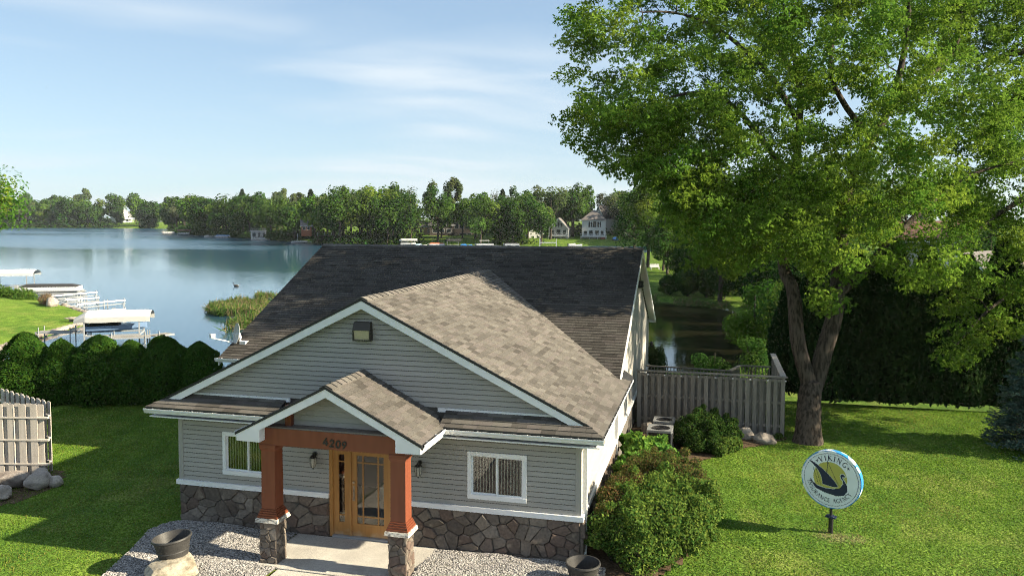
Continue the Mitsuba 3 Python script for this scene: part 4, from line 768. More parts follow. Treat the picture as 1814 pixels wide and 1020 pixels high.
# ------------------------------------------------------------------ setting near the building: slab, walk, gravel, mulch, grass
def sheet(poly, zf, step, name, mat, label=None, kind='structure', **k):
    x0, y0, x1, y1 = poly.bounds; X, Y = np.meshgrid(np.arange(x0, x1+step, step), np.arange(y0, y1+step, step)); ny_, nx_ = X.shape
    Z = zf(X, Y); i_, j_ = np.meshgrid(np.arange(ny_-1), np.arange(nx_-1), indexing='ij')
    q_ = np.stack([i_*nx_+j_, i_*nx_+j_+1, (i_+1)*nx_+j_+1, (i_+1)*nx_+j_], -1).reshape(-1, 4); V = np.stack([X, Y, Z], -1).reshape(-1, 3)
    keep = shapely.contains(poly, shapely.points(V[q_].mean(1)[:, :2])); q_ = q_[keep]
    return add(name, (V, np.vstack([q_[:, [0, 1, 2]], q_[:, [0, 2, 3]]])), mat, smooth=True, label=label, kind=kind, **k)
def hslab(x0, x1, y0, y1, z0, z1, b=.012):
    return cat([hexa([(x0, y0, z0), (x1, y0, z0), (x1, y1, z0), (x0, y1, z0)], [(x0, y0, z1-b), (x1, y0, z1-b), (x1, y1, z1-b), (x0, y1, z1-b)]), hexa([(x0, y0, z1-b), (x1, y0, z1-b), (x1, y1, z1-b), (x0, y1, z1-b)], [(x0+b, y0+b, z1), (x1-b, y0+b, z1), (x1-b, y1-b, z1), (x0+b, y1-b, z1)])])
add('porch_slab', hslab(3.24, 6.74, -1.88, -.07, -.15, .062), 'm_concrete', label='pale concrete slab under the porch', kind='structure')
add('walkway', hslab(3.78, 6.30, -9.0, -1.90, -.15, .045), 'm_concrete', label='concrete front walk leading up to the porch slab', kind='structure')
GR_L = Polygon([(3.235, -.13), (3.235, -1.885), (3.775, -1.90), (3.775, -7), (1.3, -7), (.75, -4.2), (.42, -2.95), (.12, -1.9), (-.1, -1.3), (-.32, -.75), (-.22, -.35), (.02, -.13)]).buffer(.12).buffer(-.12)
GR_R = Polygon([(6.745, -.13), (6.745, -1.885), (6.305, -1.9), (6.305, -7), (9.6, -7), (10.3, -3), (10.62, -1.2), (10.55, -.13)])
def gh(x, y): return .055+.13*np.clip(meshkit.fbm(np.stack([x*.8, y*.8, x*0+3], -1), 3, 3)-.3, 0, 1)*np.clip((x-GR_L.bounds[0])/.6, 0, 1)*np.clip((6-np.abs(x-5))*.8, .2, 1)+.12*np.exp(-((x-1.5)**2+(y+.9)**2)/.5)
r = rngs(55)
for P_, nm, lb, n in ((GR_L, 'gravel_bed', 'pale gravel bed left of the porch', 14000), (GR_R, 'gravel_bed', 'pale gravel bed under the right front window', 14000)):
    e = sheet(P_, gh, .06, nm, 'm_gravel', lb)
    x0, y0, x1, y1 = P_.bounds; y0 = max(y0, -3.6); p = np.stack([r.uniform(x0-.02, x1, n), r.uniform(y0, y1, n)], 1); p = p[shapely.contains(P_.buffer(.03), shapely.points(p))]
    vo = np.array([[1, 0, 0], [-1, 0, 0], [0, 1, 0], [0, -1, 0], [0, 0, 1], [0, 0, -1.0]])*1.25; fo = np.array([[0, 2, 4], [2, 1, 4], [1, 3, 4], [3, 0, 4], [2, 0, 5], [1, 2, 5], [3, 1, 5], [0, 3, 5]]); n = len(p)
    s = np.stack([r.uniform(.012, .026, n), r.uniform(.010, .022, n), r.uniform(.008, .014, n)], 1); an = r.uniform(0, 6.28, n)
    V = vo[None]*s[:, None]*r.uniform(.7, 1.25, (n, 6, 1)); c_, s_ = np.cos(an)[:, None], np.sin(an)[:, None]; V = np.stack([V[..., 0]*c_-V[..., 1]*s_, V[..., 0]*s_+V[..., 1]*c_, V[..., 2]], -1)
    V += np.stack([p[:, 0], p[:, 1], gh(p[:, 0], p[:, 1])+.006], -1)[:, None]
    F = (fo[None]+np.arange(n)[:, None, None]*6).reshape(-1, 3); tn = np.clip(r.normal(.5, .26, n), 0, 1)
    add('pebbles', (V.reshape(-1, 3), F, np.repeat(np.stack([tn, tn], 1), 6, 0)), 'm_pebble', e, kind='stuff')
MULCH = Polygon([(9.9, -.1), (10.7, -.95), (11.6, -.35), (12.15, .6), (12.45, 2), (12.7, 4.2), (12.2, 6), (12.1, 7.6), (12.6, 8.5), (13.5, 9.9), (14.6, 10.7), (15.25, 11.6), (15.2, 12.6), (9.9, 12.6)])
sheet(MULCH, lambda x, y: 0*x+.012+.03*meshkit.noise(np.stack([x*3, y*3, x*0], -1), 4), .12, 'mulch_bed', 'm_soil', 'brown mulch bed along the right side wall')
sheet(Polygon([(-9.5, 2.6), (-9.5, -.7), (-7.6, -.9), (-5.9, -.6), (-5.1, .3), (-5.2, 1.4), (-6.0, 2.4)]).buffer(.15), lambda x, y: 0*x+.01, .2, 'soil_bed', 'm_soil', 'bare soil under the boulders by the left fence')
NOGRASS = unary_union([sbox(-.05, -.02, 10.1, 19.1), sbox(XW0, 5.4, .1, 19.1), GR_L.buffer(.02), GR_R.buffer(.02), sbox(3.2, -9, 6.8, 0), MULCH, Point(15.98, 11.75).buffer(.75)])
r = rngs(56); n = 400000
pp = np.stack([r.uniform(-12, 25, n), -5+22.6*r.random(n)**1.25], 1); pp = pp[~shapely.contains(NOGRASS, shapely.points(pp))]
dd = np.hypot(pp[:, 0]-CAM[0], pp[:, 1]-CAM[1]); n = len(pp); a = r.uniform(0, 6.28, n); h_ = r.uniform(.02, .045, n)*(.75+.6*meshkit.noise(np.c_[pp*1.3, pp[:, :1]*0], 9)); w_ = .004+.00045*dd
b1 = np.c_[pp+np.stack([np.cos(a), np.sin(a)], 1)*w_[:, None], np.full(n, -.004)]; b2 = np.c_[pp-np.stack([np.cos(a), np.sin(a)], 1)*w_[:, None], np.full(n, -.004)]
tp = np.c_[pp+r.normal(size=(n, 2))*.022, h_]; V = np.stack([b1, b2, tp], 1).reshape(-1, 3)
gc = tint(n, r, (.122, .218, .026), .2, .25); dry = meshkit.fbm(np.c_[pp*.55, pp[:, :1]*0+2], 3, 12); gc = np.where((r.random(n) < np.clip((dry-.46)*1.8, .03, .42))[:, None], tint(n, r, (.19, .205, .05), .25, .2), gc)
gc = np.where((r.random(n) < .75*np.exp(-((pp[:, 0]-15.8)**2+((pp[:, 1]-3.0)*1.7)**2)/.35))[:, None], tint(n, r, (.26, .21, .11), .2, .1), gc)
add('lawn_grass', (V, np.arange(3*n).reshape(-1, 3)), 'm_leaf', color=np.repeat(gc, 3, 0), label='short mown grass blades of the near lawn', cat_='grass', kind='stuff')

# ------------------------------------------------------------------ lamps, dish and tubs at the building
def lantern(x, label):
    K = thing('wall_lantern', label, 'lamp'); z0 = 1.80; y0 = -.15
    add('back_plate', lathe([(0, 0), (.045, 0), (.05, .012), (.03, .02), (0, .022)], (x, -.021, z0+.2), 14, (0, -1, 0)), 'm_metal_dark', K)
    add('arm', tube([(x, -.03, z0+.2), (x, -.09, z0+.25), (x, -.14, z0+.26), (x, y0, z0+.2)], .011), 'm_metal_dark', K)
    add('shade_cap', lathe([(0, .24), (.015, .235), (.03, .20), (.085, .155), (.09, .14), (0, .14)], (x, y0, z0), 12), 'm_metal_dark', K)
    add('glass', lathe([(.0, -.09), (.035, -.088), (.06, -.04), (.078, .04), (.075, .139), (0, .139)], (x, y0, z0), 12), 'm_lamp_glass', K, smooth=40)
    add('cage', cat([tube([(x+math.cos(a)*.078, y0+math.sin(a)*.078, z0+.14), (x+math.cos(a)*.081, y0+math.sin(a)*.081, z0+.04), (x+math.cos(a)*.062, y0+math.sin(a)*.062, z0-.04), (x+math.cos(a)*.03, y0+math.sin(a)*.03, z0-.095)], .006, 5) for a in np.arange(6)*math.pi/3+.3]+[lathe([(.0, -.14), (.02, -.12), (.012, -.105), (.04, -.09), (.0, -.08)], (x, y0, z0), 10)]), 'm_metal_dark', K)
lantern(3.70, 'dark wall lantern beside the left porch column, left of the door')
lantern(6.32, 'dark wall lantern on the siding right of the right porch column')
K = thing('floodlight', 'dark wall floodlight with cream lens high in the front gable', 'lamp')
add('housing', cat([hexa([(4.735, -.17, 4.98), (5.175, -.17, 4.98), (5.175, -.012, 4.98), (4.735, -.012, 4.98)], [(4.755, -.12, 5.16), (5.155, -.12, 5.16), (5.155, -.012, 5.17), (4.755, -.012, 5.17)]), box(4.735, 4.765, -.165, -.012, 4.76, 4.98), box(5.145, 5.175, -.165, -.012, 4.76, 4.98), box(4.735, 5.175, -.16, -.012, 4.735, 4.76)]), 'm_metal_dark', K)
add('lens', hexa([(4.766, -.12, 4.762), (5.144, -.12, 4.762), (5.144, -.014, 4.762), (4.766, -.014, 4.762)], [(4.766, -.155, 4.979), (5.144, -.155, 4.979), (5.144, -.014, 4.979), (4.766, -.014, 4.979)]), 'm_lens', K)
K = thing('floodlight', 'small dark floodlight under the peak of the right gable', 'lamp')
add('housing', box(W+.022, W+.20, 13.35, 13.65, 4.95, 5.2), 'm_black', K)
add('lens', box(W+.05, W+.19, 13.37, 13.63, 4.92, 4.949), 'm_lens', K)
K = thing('wall_lantern', 'small dark wall lantern at the rear corner of the right side wall', 'lamp')
add('arm', beam((W+.02, 18.95, 2.0), (W+.14, 18.95, 2.05), .03, .03), 'm_black', K); add('shade_cap', lathe([(0, .18), (.09, .12), (.09, .1), (.06, .1), (.05, -.08), (0, -.1)], (W+.15, 18.95, 1.92), 10), 'm_black', K)
# satellite dish on the left eave of the main roof
K = thing('satellite_dish', 'grey satellite dish with a white feed arm on the left roof corner', 'satellite dish')
dc = np.array([-2.16, 5.75, 3.83]); dn = unit(np.array([-.64, -.76, .14])); d_, a_, b_ = frame_of(dn)
rad = np.linspace(0, .33, 7); prof = [(q_, -.055+q_*q_*.5) for q_ in rad]+[(.337, .0), (.33, -.012)]+[(q_, -.07+q_*q_*.5) for q_ in rad[::-1]]
m = lathe(prof, (0, 0, 0), 28); v = np.asarray(m[0]); add('reflector', (dc+v[:, :1]*a_*.86+v[:, 1:2]*b_*1.0+v[:, 2:3]*d_, m[1]), 'm_grey', K, smooth=40)
low = dc-np.array([0, 0, .32])
add('feed_arm', cat([beam(low+[.02, 0, 0], low+dn*.80+[0, 0, .13], .035, .03)]), 'm_white', K)
fe = low+dn*.80+[0, 0, .17]; add('feed_horn', cat([lathe([(0, 0), (.045, 0), (.045, .1), (.03, .13), (0, .13)], fe, 12, -dn), beam(fe+[0, 0, -.05], fe+[0, 0, .09], .05, .07), beam(fe+dn*.02+[0, 0, .05], fe-dn*.14+[0, 0, .07], .04, .04)]), 'm_white', K)
ft = dc-dn*.10+[0, 0, -.18]
add('bracket', cat([beam(dc-dn*.04, ft, .10, .14), beam(ft+[0, 0, .05], ft+[.12, .05, -.52], .045, .045)]), 'm_white', K)
add('mast', cat([tube([ft, ft+[.10, .0, -.30], ft+[.16, .02, -.50]], .022, 8), tube([ft+[0, 0, -.02], ft+[.42, .25, -.32]], .013, 6), tube([ft+[0, 0, -.02], ft+[.55, -.05, -.50]], .013, 6), box(ft[0]+.06, ft[0]+.28, ft[1]-.1, ft[1]+.1, zm(0, 5.75)+.0, zm(0, 5.85)+.05)]), 'm_white', K)

def lump(c, s, seed, amp=.35, sub=3, f=1.6, flat=None):
    v, fc = icos(sub); r_ = rngs(seed); d = meshkit.fbm(v*f+seed*3.1, 4, seed)-.5; v = v*(1+amp*2*d[:, None]); planes = unit(r_.normal(size=(9, 3)))
    for p_ in planes: h = v@p_; o = h-(.72+.12*r_.random()); v = v-np.where(o > 0, o, 0)[:, None]*p_*.85
    if flat is not None: v[:, 2] = np.minimum(v[:, 2], flat)
    a = r_.uniform(0, 6.28); v = v*np.asarray(s); v = np.stack([v[:, 0]*math.cos(a)-v[:, 1]*math.sin(a), v[:, 0]*math.sin(a)+v[:, 1]*math.cos(a), v[:, 2]], 1)
    return (v+np.asarray(c, float), fc, np.full((len(v), 2), r_.random()))
def tub(c, R, R0, h, label, tilt=(0, 0)):
    prof = [(0, 0), (R0, 0), (R0+.01, .02), (R0+(R-R0)*.30, h*.30), (R0+(R-R0)*.34+.012, h*.32), (R0+(R-R0)*.36, h*.36), (R-.012, h*.86), (R+.012, h*.88), (R+.022, h*.93), (R+.014, h), (R-.012, h), (R-.02, h*.93), (R-.035, h*.8), (R0-.02, .045), (0, .04)]
    v, f = lathe(prof, (0, 0, 0), 40); tx, ty = tilt; v = np.stack([v[:, 0]+v[:, 2]*tx, v[:, 1]+v[:, 2]*ty, v[:, 2]-v[:, 0]*tx-v[:, 1]*ty], 1)
    K = thing('planter_tub', label, 'tub'); add('shell', (v+np.asarray(c, float), f), 'm_tub', K, smooth=35)
    sv, sf = lathe([(0, h*.30), (R0+(R-R0)*.30-.03, h*.30), (0, h*.27)], (0, 0, 0), 30); sv = np.stack([sv[:, 0]+sv[:, 2]*tx, sv[:, 1]+sv[:, 2]*ty, sv[:, 2]-sv[:, 0]*tx-sv[:, 1]*ty], 1)
    add('soil', (sv+np.asarray(c, float), sf), 'm_soil', K)
add('boulder', lump((1.84, -2.78, .12), (.62, .52, .40), 3, .22, 4, 1.5, .82), 'm_limestone', label='pale flat-topped limestone boulder carrying the left black tub', cat_='boulder', smooth=True)
tub((1.74, -2.58, .40), .385, .285, .42, 'black round planter tub on the pale boulder left of the porch', (-.10, -.02))
tub((10.22, -.95, .06), .345, .26, .44, 'black round planter tub on the gravel below the right front corner')

# ------------------------------------------------------------------ deck fence, air conditioners, boulders by it
r = rngs(60)
K = thing('deck_fence', 'weathered grey shadowbox board fence screening the deck on the right', 'fence'); FY = 11.86
def plank(x0, x1, y0, y1, z0, z1, t): return tone(box(x0, x1, y0, y1, z0, z1), t)
for i in range(22):
    x = 10.18+i*.2335+r.normal(0, .004); add('board', plank(x, x+.132, FY-.055+r.normal(0, .002), FY-.034, .05+r.normal(0, .01), 2.03, r.random()), 'm_greywood', K)
for i in range(21):
    x = 10.29+i*.2335+r.normal(0, .004); add('board', plank(x, x+.12, FY+.038, FY+.058+r.normal(0, .002), .05+r.normal(0, .01), 2.03, r.random()*.6), 'm_greywood', K)
for z in (.34, 1.16, 1.93): add('rail', plank(10.16, 15.22, FY-.031, FY+.034, z, z+.085, r.random()), 'm_greywood', K)
for x in (10.16, 11.85, 13.5, 15.14): add('post', plank(x, x+.09, FY-.03, FY+.06, -.1, 2.06, r.random()), 'm_greywood', K)
add('top_rail', plank(10.12, 15.30, FY-.10, FY+.10, 2.085, 2.125, .7), 'm_greywood', K)
add('top_rail', plank(15.08, 15.27, FY+.101, 16.75, 2.088, 2.128, 1.0), 'm_palewood', K)
for i in range(10): add('board', plank(15.15, 15.175, FY+.35+i*.48, FY+.52+i*.48, .4, 2.06, r.random()), 'm_greywood', K)
add('post', plank(15.12, 15.22, 16.62, 16.74, -.6, 2.07, .5), 'm_greywood', K)
K = thing('deck', 'raised weathered wooden deck with railing behind the board fence', 'deck')
for i in range(14): add('board', plank(10.3, 15.05, 12.2+i*.32, 12.2+i*.32+.30, .86, .90, r.random()), 'm_greywood', K)
for p0_, p1_ in (((13.9, 16.6), (15.1, 16.6)), ((13.9, 16.6), (13.45, 15.3)), ((13.45, 15.3), (10.2, 15.6))):
    add('railing', tone(beam((*p0_, 1.60), (*p1_, 1.60), .12, .045), .5), 'm_greywood', K); add('railing', tone(beam((*p0_, 1.05), (*p1_, 1.05), .05, .07), .3), 'm_greywood', K)
    L = math.dist(p0_, p1_); nb = int(L/.13)
    for i in range(nb): q_ = np.array(p0_)+(np.array(p1_)-np.array(p0_))*(i+.5)/nb; add('baluster', tone(beam((*q_, 1.06), (*q_, 1.58), .035, .035), r.random()), 'm_greywood', K)
for i in range(9):
    x = 10.55+i*.585
    K = thing('light_bulb', 'small round bulb of the string along the top of the deck fence', 'light bulb', 'string light bulbs along the deck fence')
    add('socket', lathe([(0, 0), (.018, 0), (.018, .05), (0, .05)], (x, FY-.115, 2.02), 8), 'm_black', K); add('globe', lathe([(0, -.06), (.025, -.05), (.033, -.03), (.025, -.008), (.012, 0)], (x, FY-.115, 2.02), 10), 'm_white', K, smooth=50)
def ac(x, y, w, h, label):
    K = thing('air_conditioner', label, 'air conditioner'); s = w/2; R_ = w*.42
    add('cabinet', cat([box(x-s+.02, x+s-.02, y-s+.02, y+s-.02, .03, h-.06)]), 'm_metal_dark', K)
    fins = [box(x-s, x+s, y-s, y-s+.012, z, z+.016) for z in np.arange(.08, h-.1, .042)]+[box(x-s, x-s+.012, y-s+.013, y+s, z, z+.016) for z in np.arange(.08, h-.1, .042)]+[box(x+s-.012, x+s, y-s+.013, y+s, z, z+.016) for z in np.arange(.08, h-.1, .042)]
    add('louvres', cat(fins), 'm_metal_dark', K, kind='stuff')
    for sx in (-1, 1):
        for sy in (-1, 1): add('corner_post', box(x+sx*s-(.03 if sx > 0 else 0.012), x+sx*s+(.03 if sx < 0 else .012), y+sy*s-(.03 if sy > 0 else .012), y+sy*s+(.03 if sy < 0 else .012), .02, h-.062), 'm_ac_panel', K)
    top = sbox(x-s-.02, y-s-.02, x+s+.02, y+s+.02).buffer(-.06).buffer(.06).difference(Point(x, y).buffer(R_)); m = extrude(top, .075); v = np.asarray(m[0]).copy(); v[:, 2] += h-.061; add('top_panel', (v, m[1]), 'm_ac_panel', K)
    rings = [lathe([(q_-.004, 0), (q_+.004, 0), (q_+.004, .008), (q_-.004, .008), (q_-.004, 0)], (x, y, h-.012), 28) for q_ in np.linspace(R_*.2, R_*.97, 9)]+[beam((x, y, h-.014), (x+R_*math.cos(a), y+R_*math.sin(a), h-.014), .012, .008) for a in np.arange(6)*math.pi/3]
    add('fan_grille', cat(rings), 'm_black', K); add('fan', cat([beam((x+.04*math.cos(a), y+.04*math.sin(a), h-.10), (x+R_*.9*math.cos(a), y+R_*.9*math.sin(a), h-.12), .16, .01) for a in np.arange(4)*math.pi/2+.3]), 'm_metal_dark', K)
ac(11.18, 8.75, .76, .86, 'nearer grey air conditioner with round fan grille beside the side wall'); ac(11.24, 9.95, .66, .84, 'farther air conditioner behind the first, closer to the deck fence')
add('boulder', lump((13.92, 11.36, .13), (.33, .24, .27), 12, .25), 'm_rock', label='upright pale boulder against the foot of the deck fence', cat_='boulder', smooth=True)
add('boulder', lump((14.52, 11.0, .10), (.46, .30, .24), 15, .22), 'm_rock', label='low rounded boulder at the right end of the deck fence bed', cat_='boulder', smooth=True)
add('boulder', lump((10.6, 11.3, .12), (.3, .25, .26), 17, .22), 'm_rock', label='reddish boulder half hidden behind the air conditioners', cat_='boulder', smooth=True)
# neighbour's fence and boulders on the left
def picket(p, dirn, w, t, h, tn, z0=.06):
    pl = Polygon([(0, z0), (w, z0), (w, h-.03), (w-.03, h), (.03, h), (0, h-.03)]); return tone(mapped(extrude(pl, t), p, (dirn[0], dirn[1], 0), (0, 0, 1), (dirn[1], -dirn[0], 0)), tn)
def lfence(p0, p1, label, h):
    K = thing('picket_fence', label, 'fence'); p0, p1 = np.array(p0), np.array(p1); L = np.linalg.norm(p1-p0); d = (p1-p0)/L; nrm = np.array([d[1], -d[0]]); n = int(L/.345)
    for i in range(n):
        q_ = p0+d*(i*.345+.0); add('board', picket((*(q_+nrm*.020), 0), d, .205, .02, h+r.normal(0, .012), r.random()), 'm_palewood', K)
        q_ = p0+d*(i*.345+.170); add('board', picket((*(q_-nrm*.034), 0), d, .195, .02, h+r.normal(0, .012), r.random()), 'm_palewood', K)
    for z in (.35, 1.06, 1.72): add('rail', tone(beam((*(p0+nrm*.012), z), (*(p1+nrm*.012), z), .085, .046), r.random()), 'm_palewood', K)
    for t in np.arange(0.04, L, 2.2): q_ = p0+d*t; add('post', tone(box(q_[0]-.04, q_[0]+.04, q_[1]-.04, q_[1]+.04, -.1, h-.12), r.random()), 'm_palewood', K)
lfence((-9.2, 1.42), (-5.98, 2.10), 'pale weathered shadowbox fence panel at the left edge above the boulders', 2.12)
lfence((-11.0, 4.2), (-6.15, 2.32), 'row of dog-eared fence boards running back behind the left fence panel', 2.12)
for i, (x, y, z, sx, sy, sz, lb) in enumerate(((-5.72, 1.12, .26, .62, .42, .30, 'large flat-topped boulder directly under the left fence panel'), (-6.35, .62, .22, .55, .42, .30, 'greenish boulder at the left edge, left of the large flat-topped one'), (-5.18, .28, .17, .40, .30, .24, 'small pale boulder in front of the large flat-topped one'), (-4.95, 1.22, .24, .40, .36, .32, 'rounded reddish boulder at the right end of the pile by the fence'), (-5.35, 1.75, .30, .22, .18, .16, 'small stone wedged between fence post and boulders'), (-5.6, .0, .08, .25, .22, .14, 'smallest low stone at the front of the boulder pile'), (-6.2, -.1, .10, .7, .5, .12, 'dark flat stone slab at the left edge below the boulders'), (-4.62, 1.5, .16, .25, .26, .2, 'outermost small boulder beside the lawn'))):
    add('boulder', lump((x-.5, y-.1, z*.9), (sx*.86, sy*.86, sz*.9), 30+i, .2), 'm_rock', label=lb, cat_='boulder', smooth=True)

# ------------------------------------------------------------------ shrubs and hedges
def bush(name, label, cat_, blobs, n, L, Wd, base, alt, sh, seed, group=None, stems=True, droop=.1):
    r_ = rngs(seed); b = np.array(blobs, float)
    if stems and len(b) > 4:
        q_ = r_.integers(0, len(b), len(b)*7); u_ = unit(r_.normal(size=(len(q_), 3))+[0, 0, .5]); e_ = b[q_, :3]+u_*b[q_, 3:4]*r_.uniform(.85, 1.08, (len(q_), 1)); b = np.vstack([b, np.c_[e_, b[q_, 3]*r_.uniform(.16, .34, len(q_))]])
    k = r_.choice(len(b), n, p=(b[:, 3]**2)/(b[:, 3]**2).sum()); o = unit(r_.normal(size=(n, 3)))*(r_.random((n, 1))**(1/3.4)); fl = b[k, 4:5] if b.shape[1] > 4 else .85
    p = b[k, :3]+o*b[k, 3:4]*np.concatenate([np.ones((n, 2)), np.broadcast_to(fl, (n, 1))], 1); lum = meshkit.noise(p*3.3+seed); p += o*(lum[:, None]-.5)*.20*np.clip(b[k, 3:4], .2, 1); g = (p[:, 2] > .03) | (b[k, 2] < 0); p, o = p[g], o[g]
    cl = meshkit.noise(p*5.1+seed*2); c = tint(len(p), r_, base, .28, .3); j = r_.random(len(p)) < sh*2*np.clip(cl, .1, 1); c[j] = tint(j.sum(), r_, alt, .25, .25)
    K = thing(name, label, cat_, group); leaf_obj('foliage', leaves(p, L, Wd, c, r_, o*.6+[.1, 0, .3], .8, droop=droop), K)
    if stems: add('stems', cat([tube([(x+r_.normal(0, .06), y+r_.normal(0, .06), -.05), (x+(r_.random()-.5)*R_*.6, y+(r_.random()-.5)*R_*.6, z*.6), (x+(r_.random()-.5)*R_*1.4, y+(r_.random()-.5)*R_*1.4, z+R_*.5)], [.018, .013, .006], 5) for x, y, z, R_, *_ in blobs for _k in range(4)]), 'm_bark', K)
    return K
bush('shrub', 'big dense bright green shrub against the right front corner of the building', 'shrub', [(10.95, .55, .62, .72), (11.45, 1.0, .75, .78), (11.15, 1.75, .80, .8), (11.85, 1.75, .72, .72), (11.6, 2.6, .75, .75), (10.75, 1.25, .85, .6), (11.3, -.05, .42, .55), (12.15, 1.0, .5, .55), (12.3, 1.8, .62, .66), (12.5, 2.6, .58, .62), (12.0, 2.9, .72, .66), (10.62, .35, .72, .55), (10.6, 1.7, .9, .5), (11.0, .2, .75, .55), (11.7, .35, .4, .45)], 52000, .082, .5, (.078, .140, .028), (.16, .235, .048), .40, 71)
bush('shrub', 'reddish brown young shoots on the wall side of the big bright green shrub', 'shrub', [(10.55, 1.0, 1.22, .32), (10.7, 1.5, 1.3, .34), (10.5, .5, 1.05, .28), (10.9, 1.9, 1.38, .3)], 5200, .065, .45, (.085, .10, .03), (.15, .095, .045), .4, 77, stems=False)
bush('shrub', 'reddish brown tipped shrub just behind the big bright green one', 'shrub', [(11.1, 3.6, .8, .68), (11.8, 3.6, .85, .68), (12.4, 3.5, .62, .62), (11.2, 4.5, .85, .62), (11.9, 4.4, .78, .6), (10.7, 3.0, .8, .5), (12.6, 4.0, .4, .4)], 32000, .065, .5, (.078, .105, .028), (.155, .11, .05), .34, 72)
bush('shrub', 'dark evergreen shrub in front of the deck fence beside the air conditioners', 'shrub', [(12.1, 9.7, .55, .62), (12.6, 10.0, .65, .66), (12.35, 9.2, .4, .45), (13.1, 10.2, .55, .55), (12.75, 9.3, .35, .42), (13.35, 10.0, .35, .4)], 22000, .085, .45, (.036, .075, .018), (.065, .115, .025), .25, 73)
bush('shrub', 'small light green plant at the right foot of the dark evergreen shrub', 'plant', [(13.25, 9.35, .28, .3), (13.05, 9.05, .2, .25), (13.5, 9.7, .25, .28)], 3200, .10, .55, (.09, .15, .03), (.12, .18, .04), .4, 74)
bush('leafy_plant', 'leafy lime green plant with big leaves against the side wall', 'plant', [(10.75, 6.3, .62, .42), (11.1, 6.9, .72, .42), (10.6, 5.6, .62, .36), (11.35, 6.3, .55, .36), (10.5, 6.9, .8, .36), (11.55, 6.9, .5, .3), (10.5, 5.0, .55, .3)], 3000, .24, .6, (.095, .20, .035), (.15, .27, .05), .4, 75, droop=.4)
bush('leafy_plant', 'tiny leafy weed at the right corner post of the deck fence', 'plant', [(15.05, 11.55, .1, .16), (14.85, 11.5, .06, .12)], 260, .09, .5, (.085, .15, .03), (.12, .18, .04), .3, 76, stems=False)
HX = [(-16.6, 9.0, 2.55, 1.08), (-14.39, 9.58, 2.84, 1.1), (-13.0, 9.94, 2.54, .92), (-11.47, 10.34, 2.72, 1.12), (-10.25, 10.68, 2.52, .95), (-8.92, 11.01, 2.70, 1.0), (-7.57, 11.37, 2.46, .82), (-15.2, 8.0, 1.75, .95)]
HL = ['clipped cone shrub at the left end of the hedge by the frame edge', 'tallest clipped cone shrub, second in the hedge from the left', 'narrow clipped cone shrub right of the tallest one in the hedge', 'broadest clipped cone shrub in the middle of the hedge', 'clipped cone shrub leaning against the broadest one on its right', 'second clipped cone shrub from the right end of the hedge', 'smallest clipped cone shrub at the right end of the hedge', 'low bright sunlit round shrub in front of the hedge at the left edge']
for i, (x, y, h_, R) in enumerate(HX):
    r_ = rngs(80+i); n = 17000; t = r_.random(n)**.8; a = r_.uniform(0, 6.283, n); pr = 1.1*np.where(t < .38, .88+.12*np.sin(t/.38*1.57), np.clip(1-(np.clip(t-.38, 0, 1)/.62)**1.7, .001, 1)**.62)
    lum = meshkit.fbm(np.c_[np.cos(a)*R*1.5+x*3, np.sin(a)*R*1.5, t*h_*1.6], 3, 7+i); rr = R*pr*(.66+.62*lum)*np.where(r_.random(n) < .05, r_.uniform(1.0, 1.13, n), r_.uniform(.88, 1.03, n))
    p = np.c_[x+np.cos(a)*rr, y+np.sin(a)*rr, .03+t*h_*(.93+.12*lum)]; o = np.c_[np.cos(a), np.sin(a), .35+.8*t]
    K = thing('cone_shrub', HL[i], 'shrub'); leaf_obj('foliage', leaves(p, .11, .5, tint(n, r_, (.045, .105, .016), .4, .3), r_, unit(o)*1.3, .6, o+[0, 0, .4]), K)
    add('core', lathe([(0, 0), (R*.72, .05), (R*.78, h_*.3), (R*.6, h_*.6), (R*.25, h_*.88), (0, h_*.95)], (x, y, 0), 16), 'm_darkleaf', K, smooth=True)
CX = [(17.2, 18.3, 6.6, 1.25), (18.6, 18.7, 6.1, 1.25), (19.9, 18.5, 6.9, 1.3), (21.3, 18.9, 6.3, 1.3), (22.7, 18.7, 6.0, 1.3), (24.1, 19.0, 6.6, 1.35), (25.6, 19.3, 6.2, 1.35), (27.0, 19.6, 6.4, 1.35), (16.2, 19.6, 5.0, 1.1), (28.6, 20, 6.3, 1.4)]
for i, (x, y, h_, R) in enumerate(CX):
    r_ = rngs(120+i); n = 9500; t = r_.random(n)**.8; a = r_.uniform(0, 6.283, n); pr = np.where(t < .15, .75+t*1.67, 1-(np.clip(t-.15, 0, 1)/.85)**2.2*.9)
    lum = meshkit.fbm(np.c_[np.cos(a)*R*1.3+x*3, np.sin(a)*R*1.3, t*h_*.9], 3, 7+i); rr = R*pr*(.62+.7*lum)*r_.uniform(.8, 1.02, n)
    p = np.c_[x+np.cos(a)*rr, y+np.sin(a)*rr, .1+t*h_]; o = np.c_[np.cos(a), np.sin(a), .6+0*a]
    K = thing('arborvitae', 'tall dark arborvitae in the dense evergreen hedge behind the lawn on the right', 'tree', 'dark evergreens of the hedge behind the right lawn')
    leaf_obj('foliage', leaves(p, .26, .42, tint(n, r_, (.030, .062, .020), .35, .2), r_, unit(o), .7, o+[0, 0, .9]), K)
    add('core', cat([lathe([(0, 0), (R*.5, .1), (R*.62, h_*.3), (R*.5, h_*.65), (0, h_*.93)], (x, y, 0), 14)]), 'm_darkleaf', K, smooth=True)
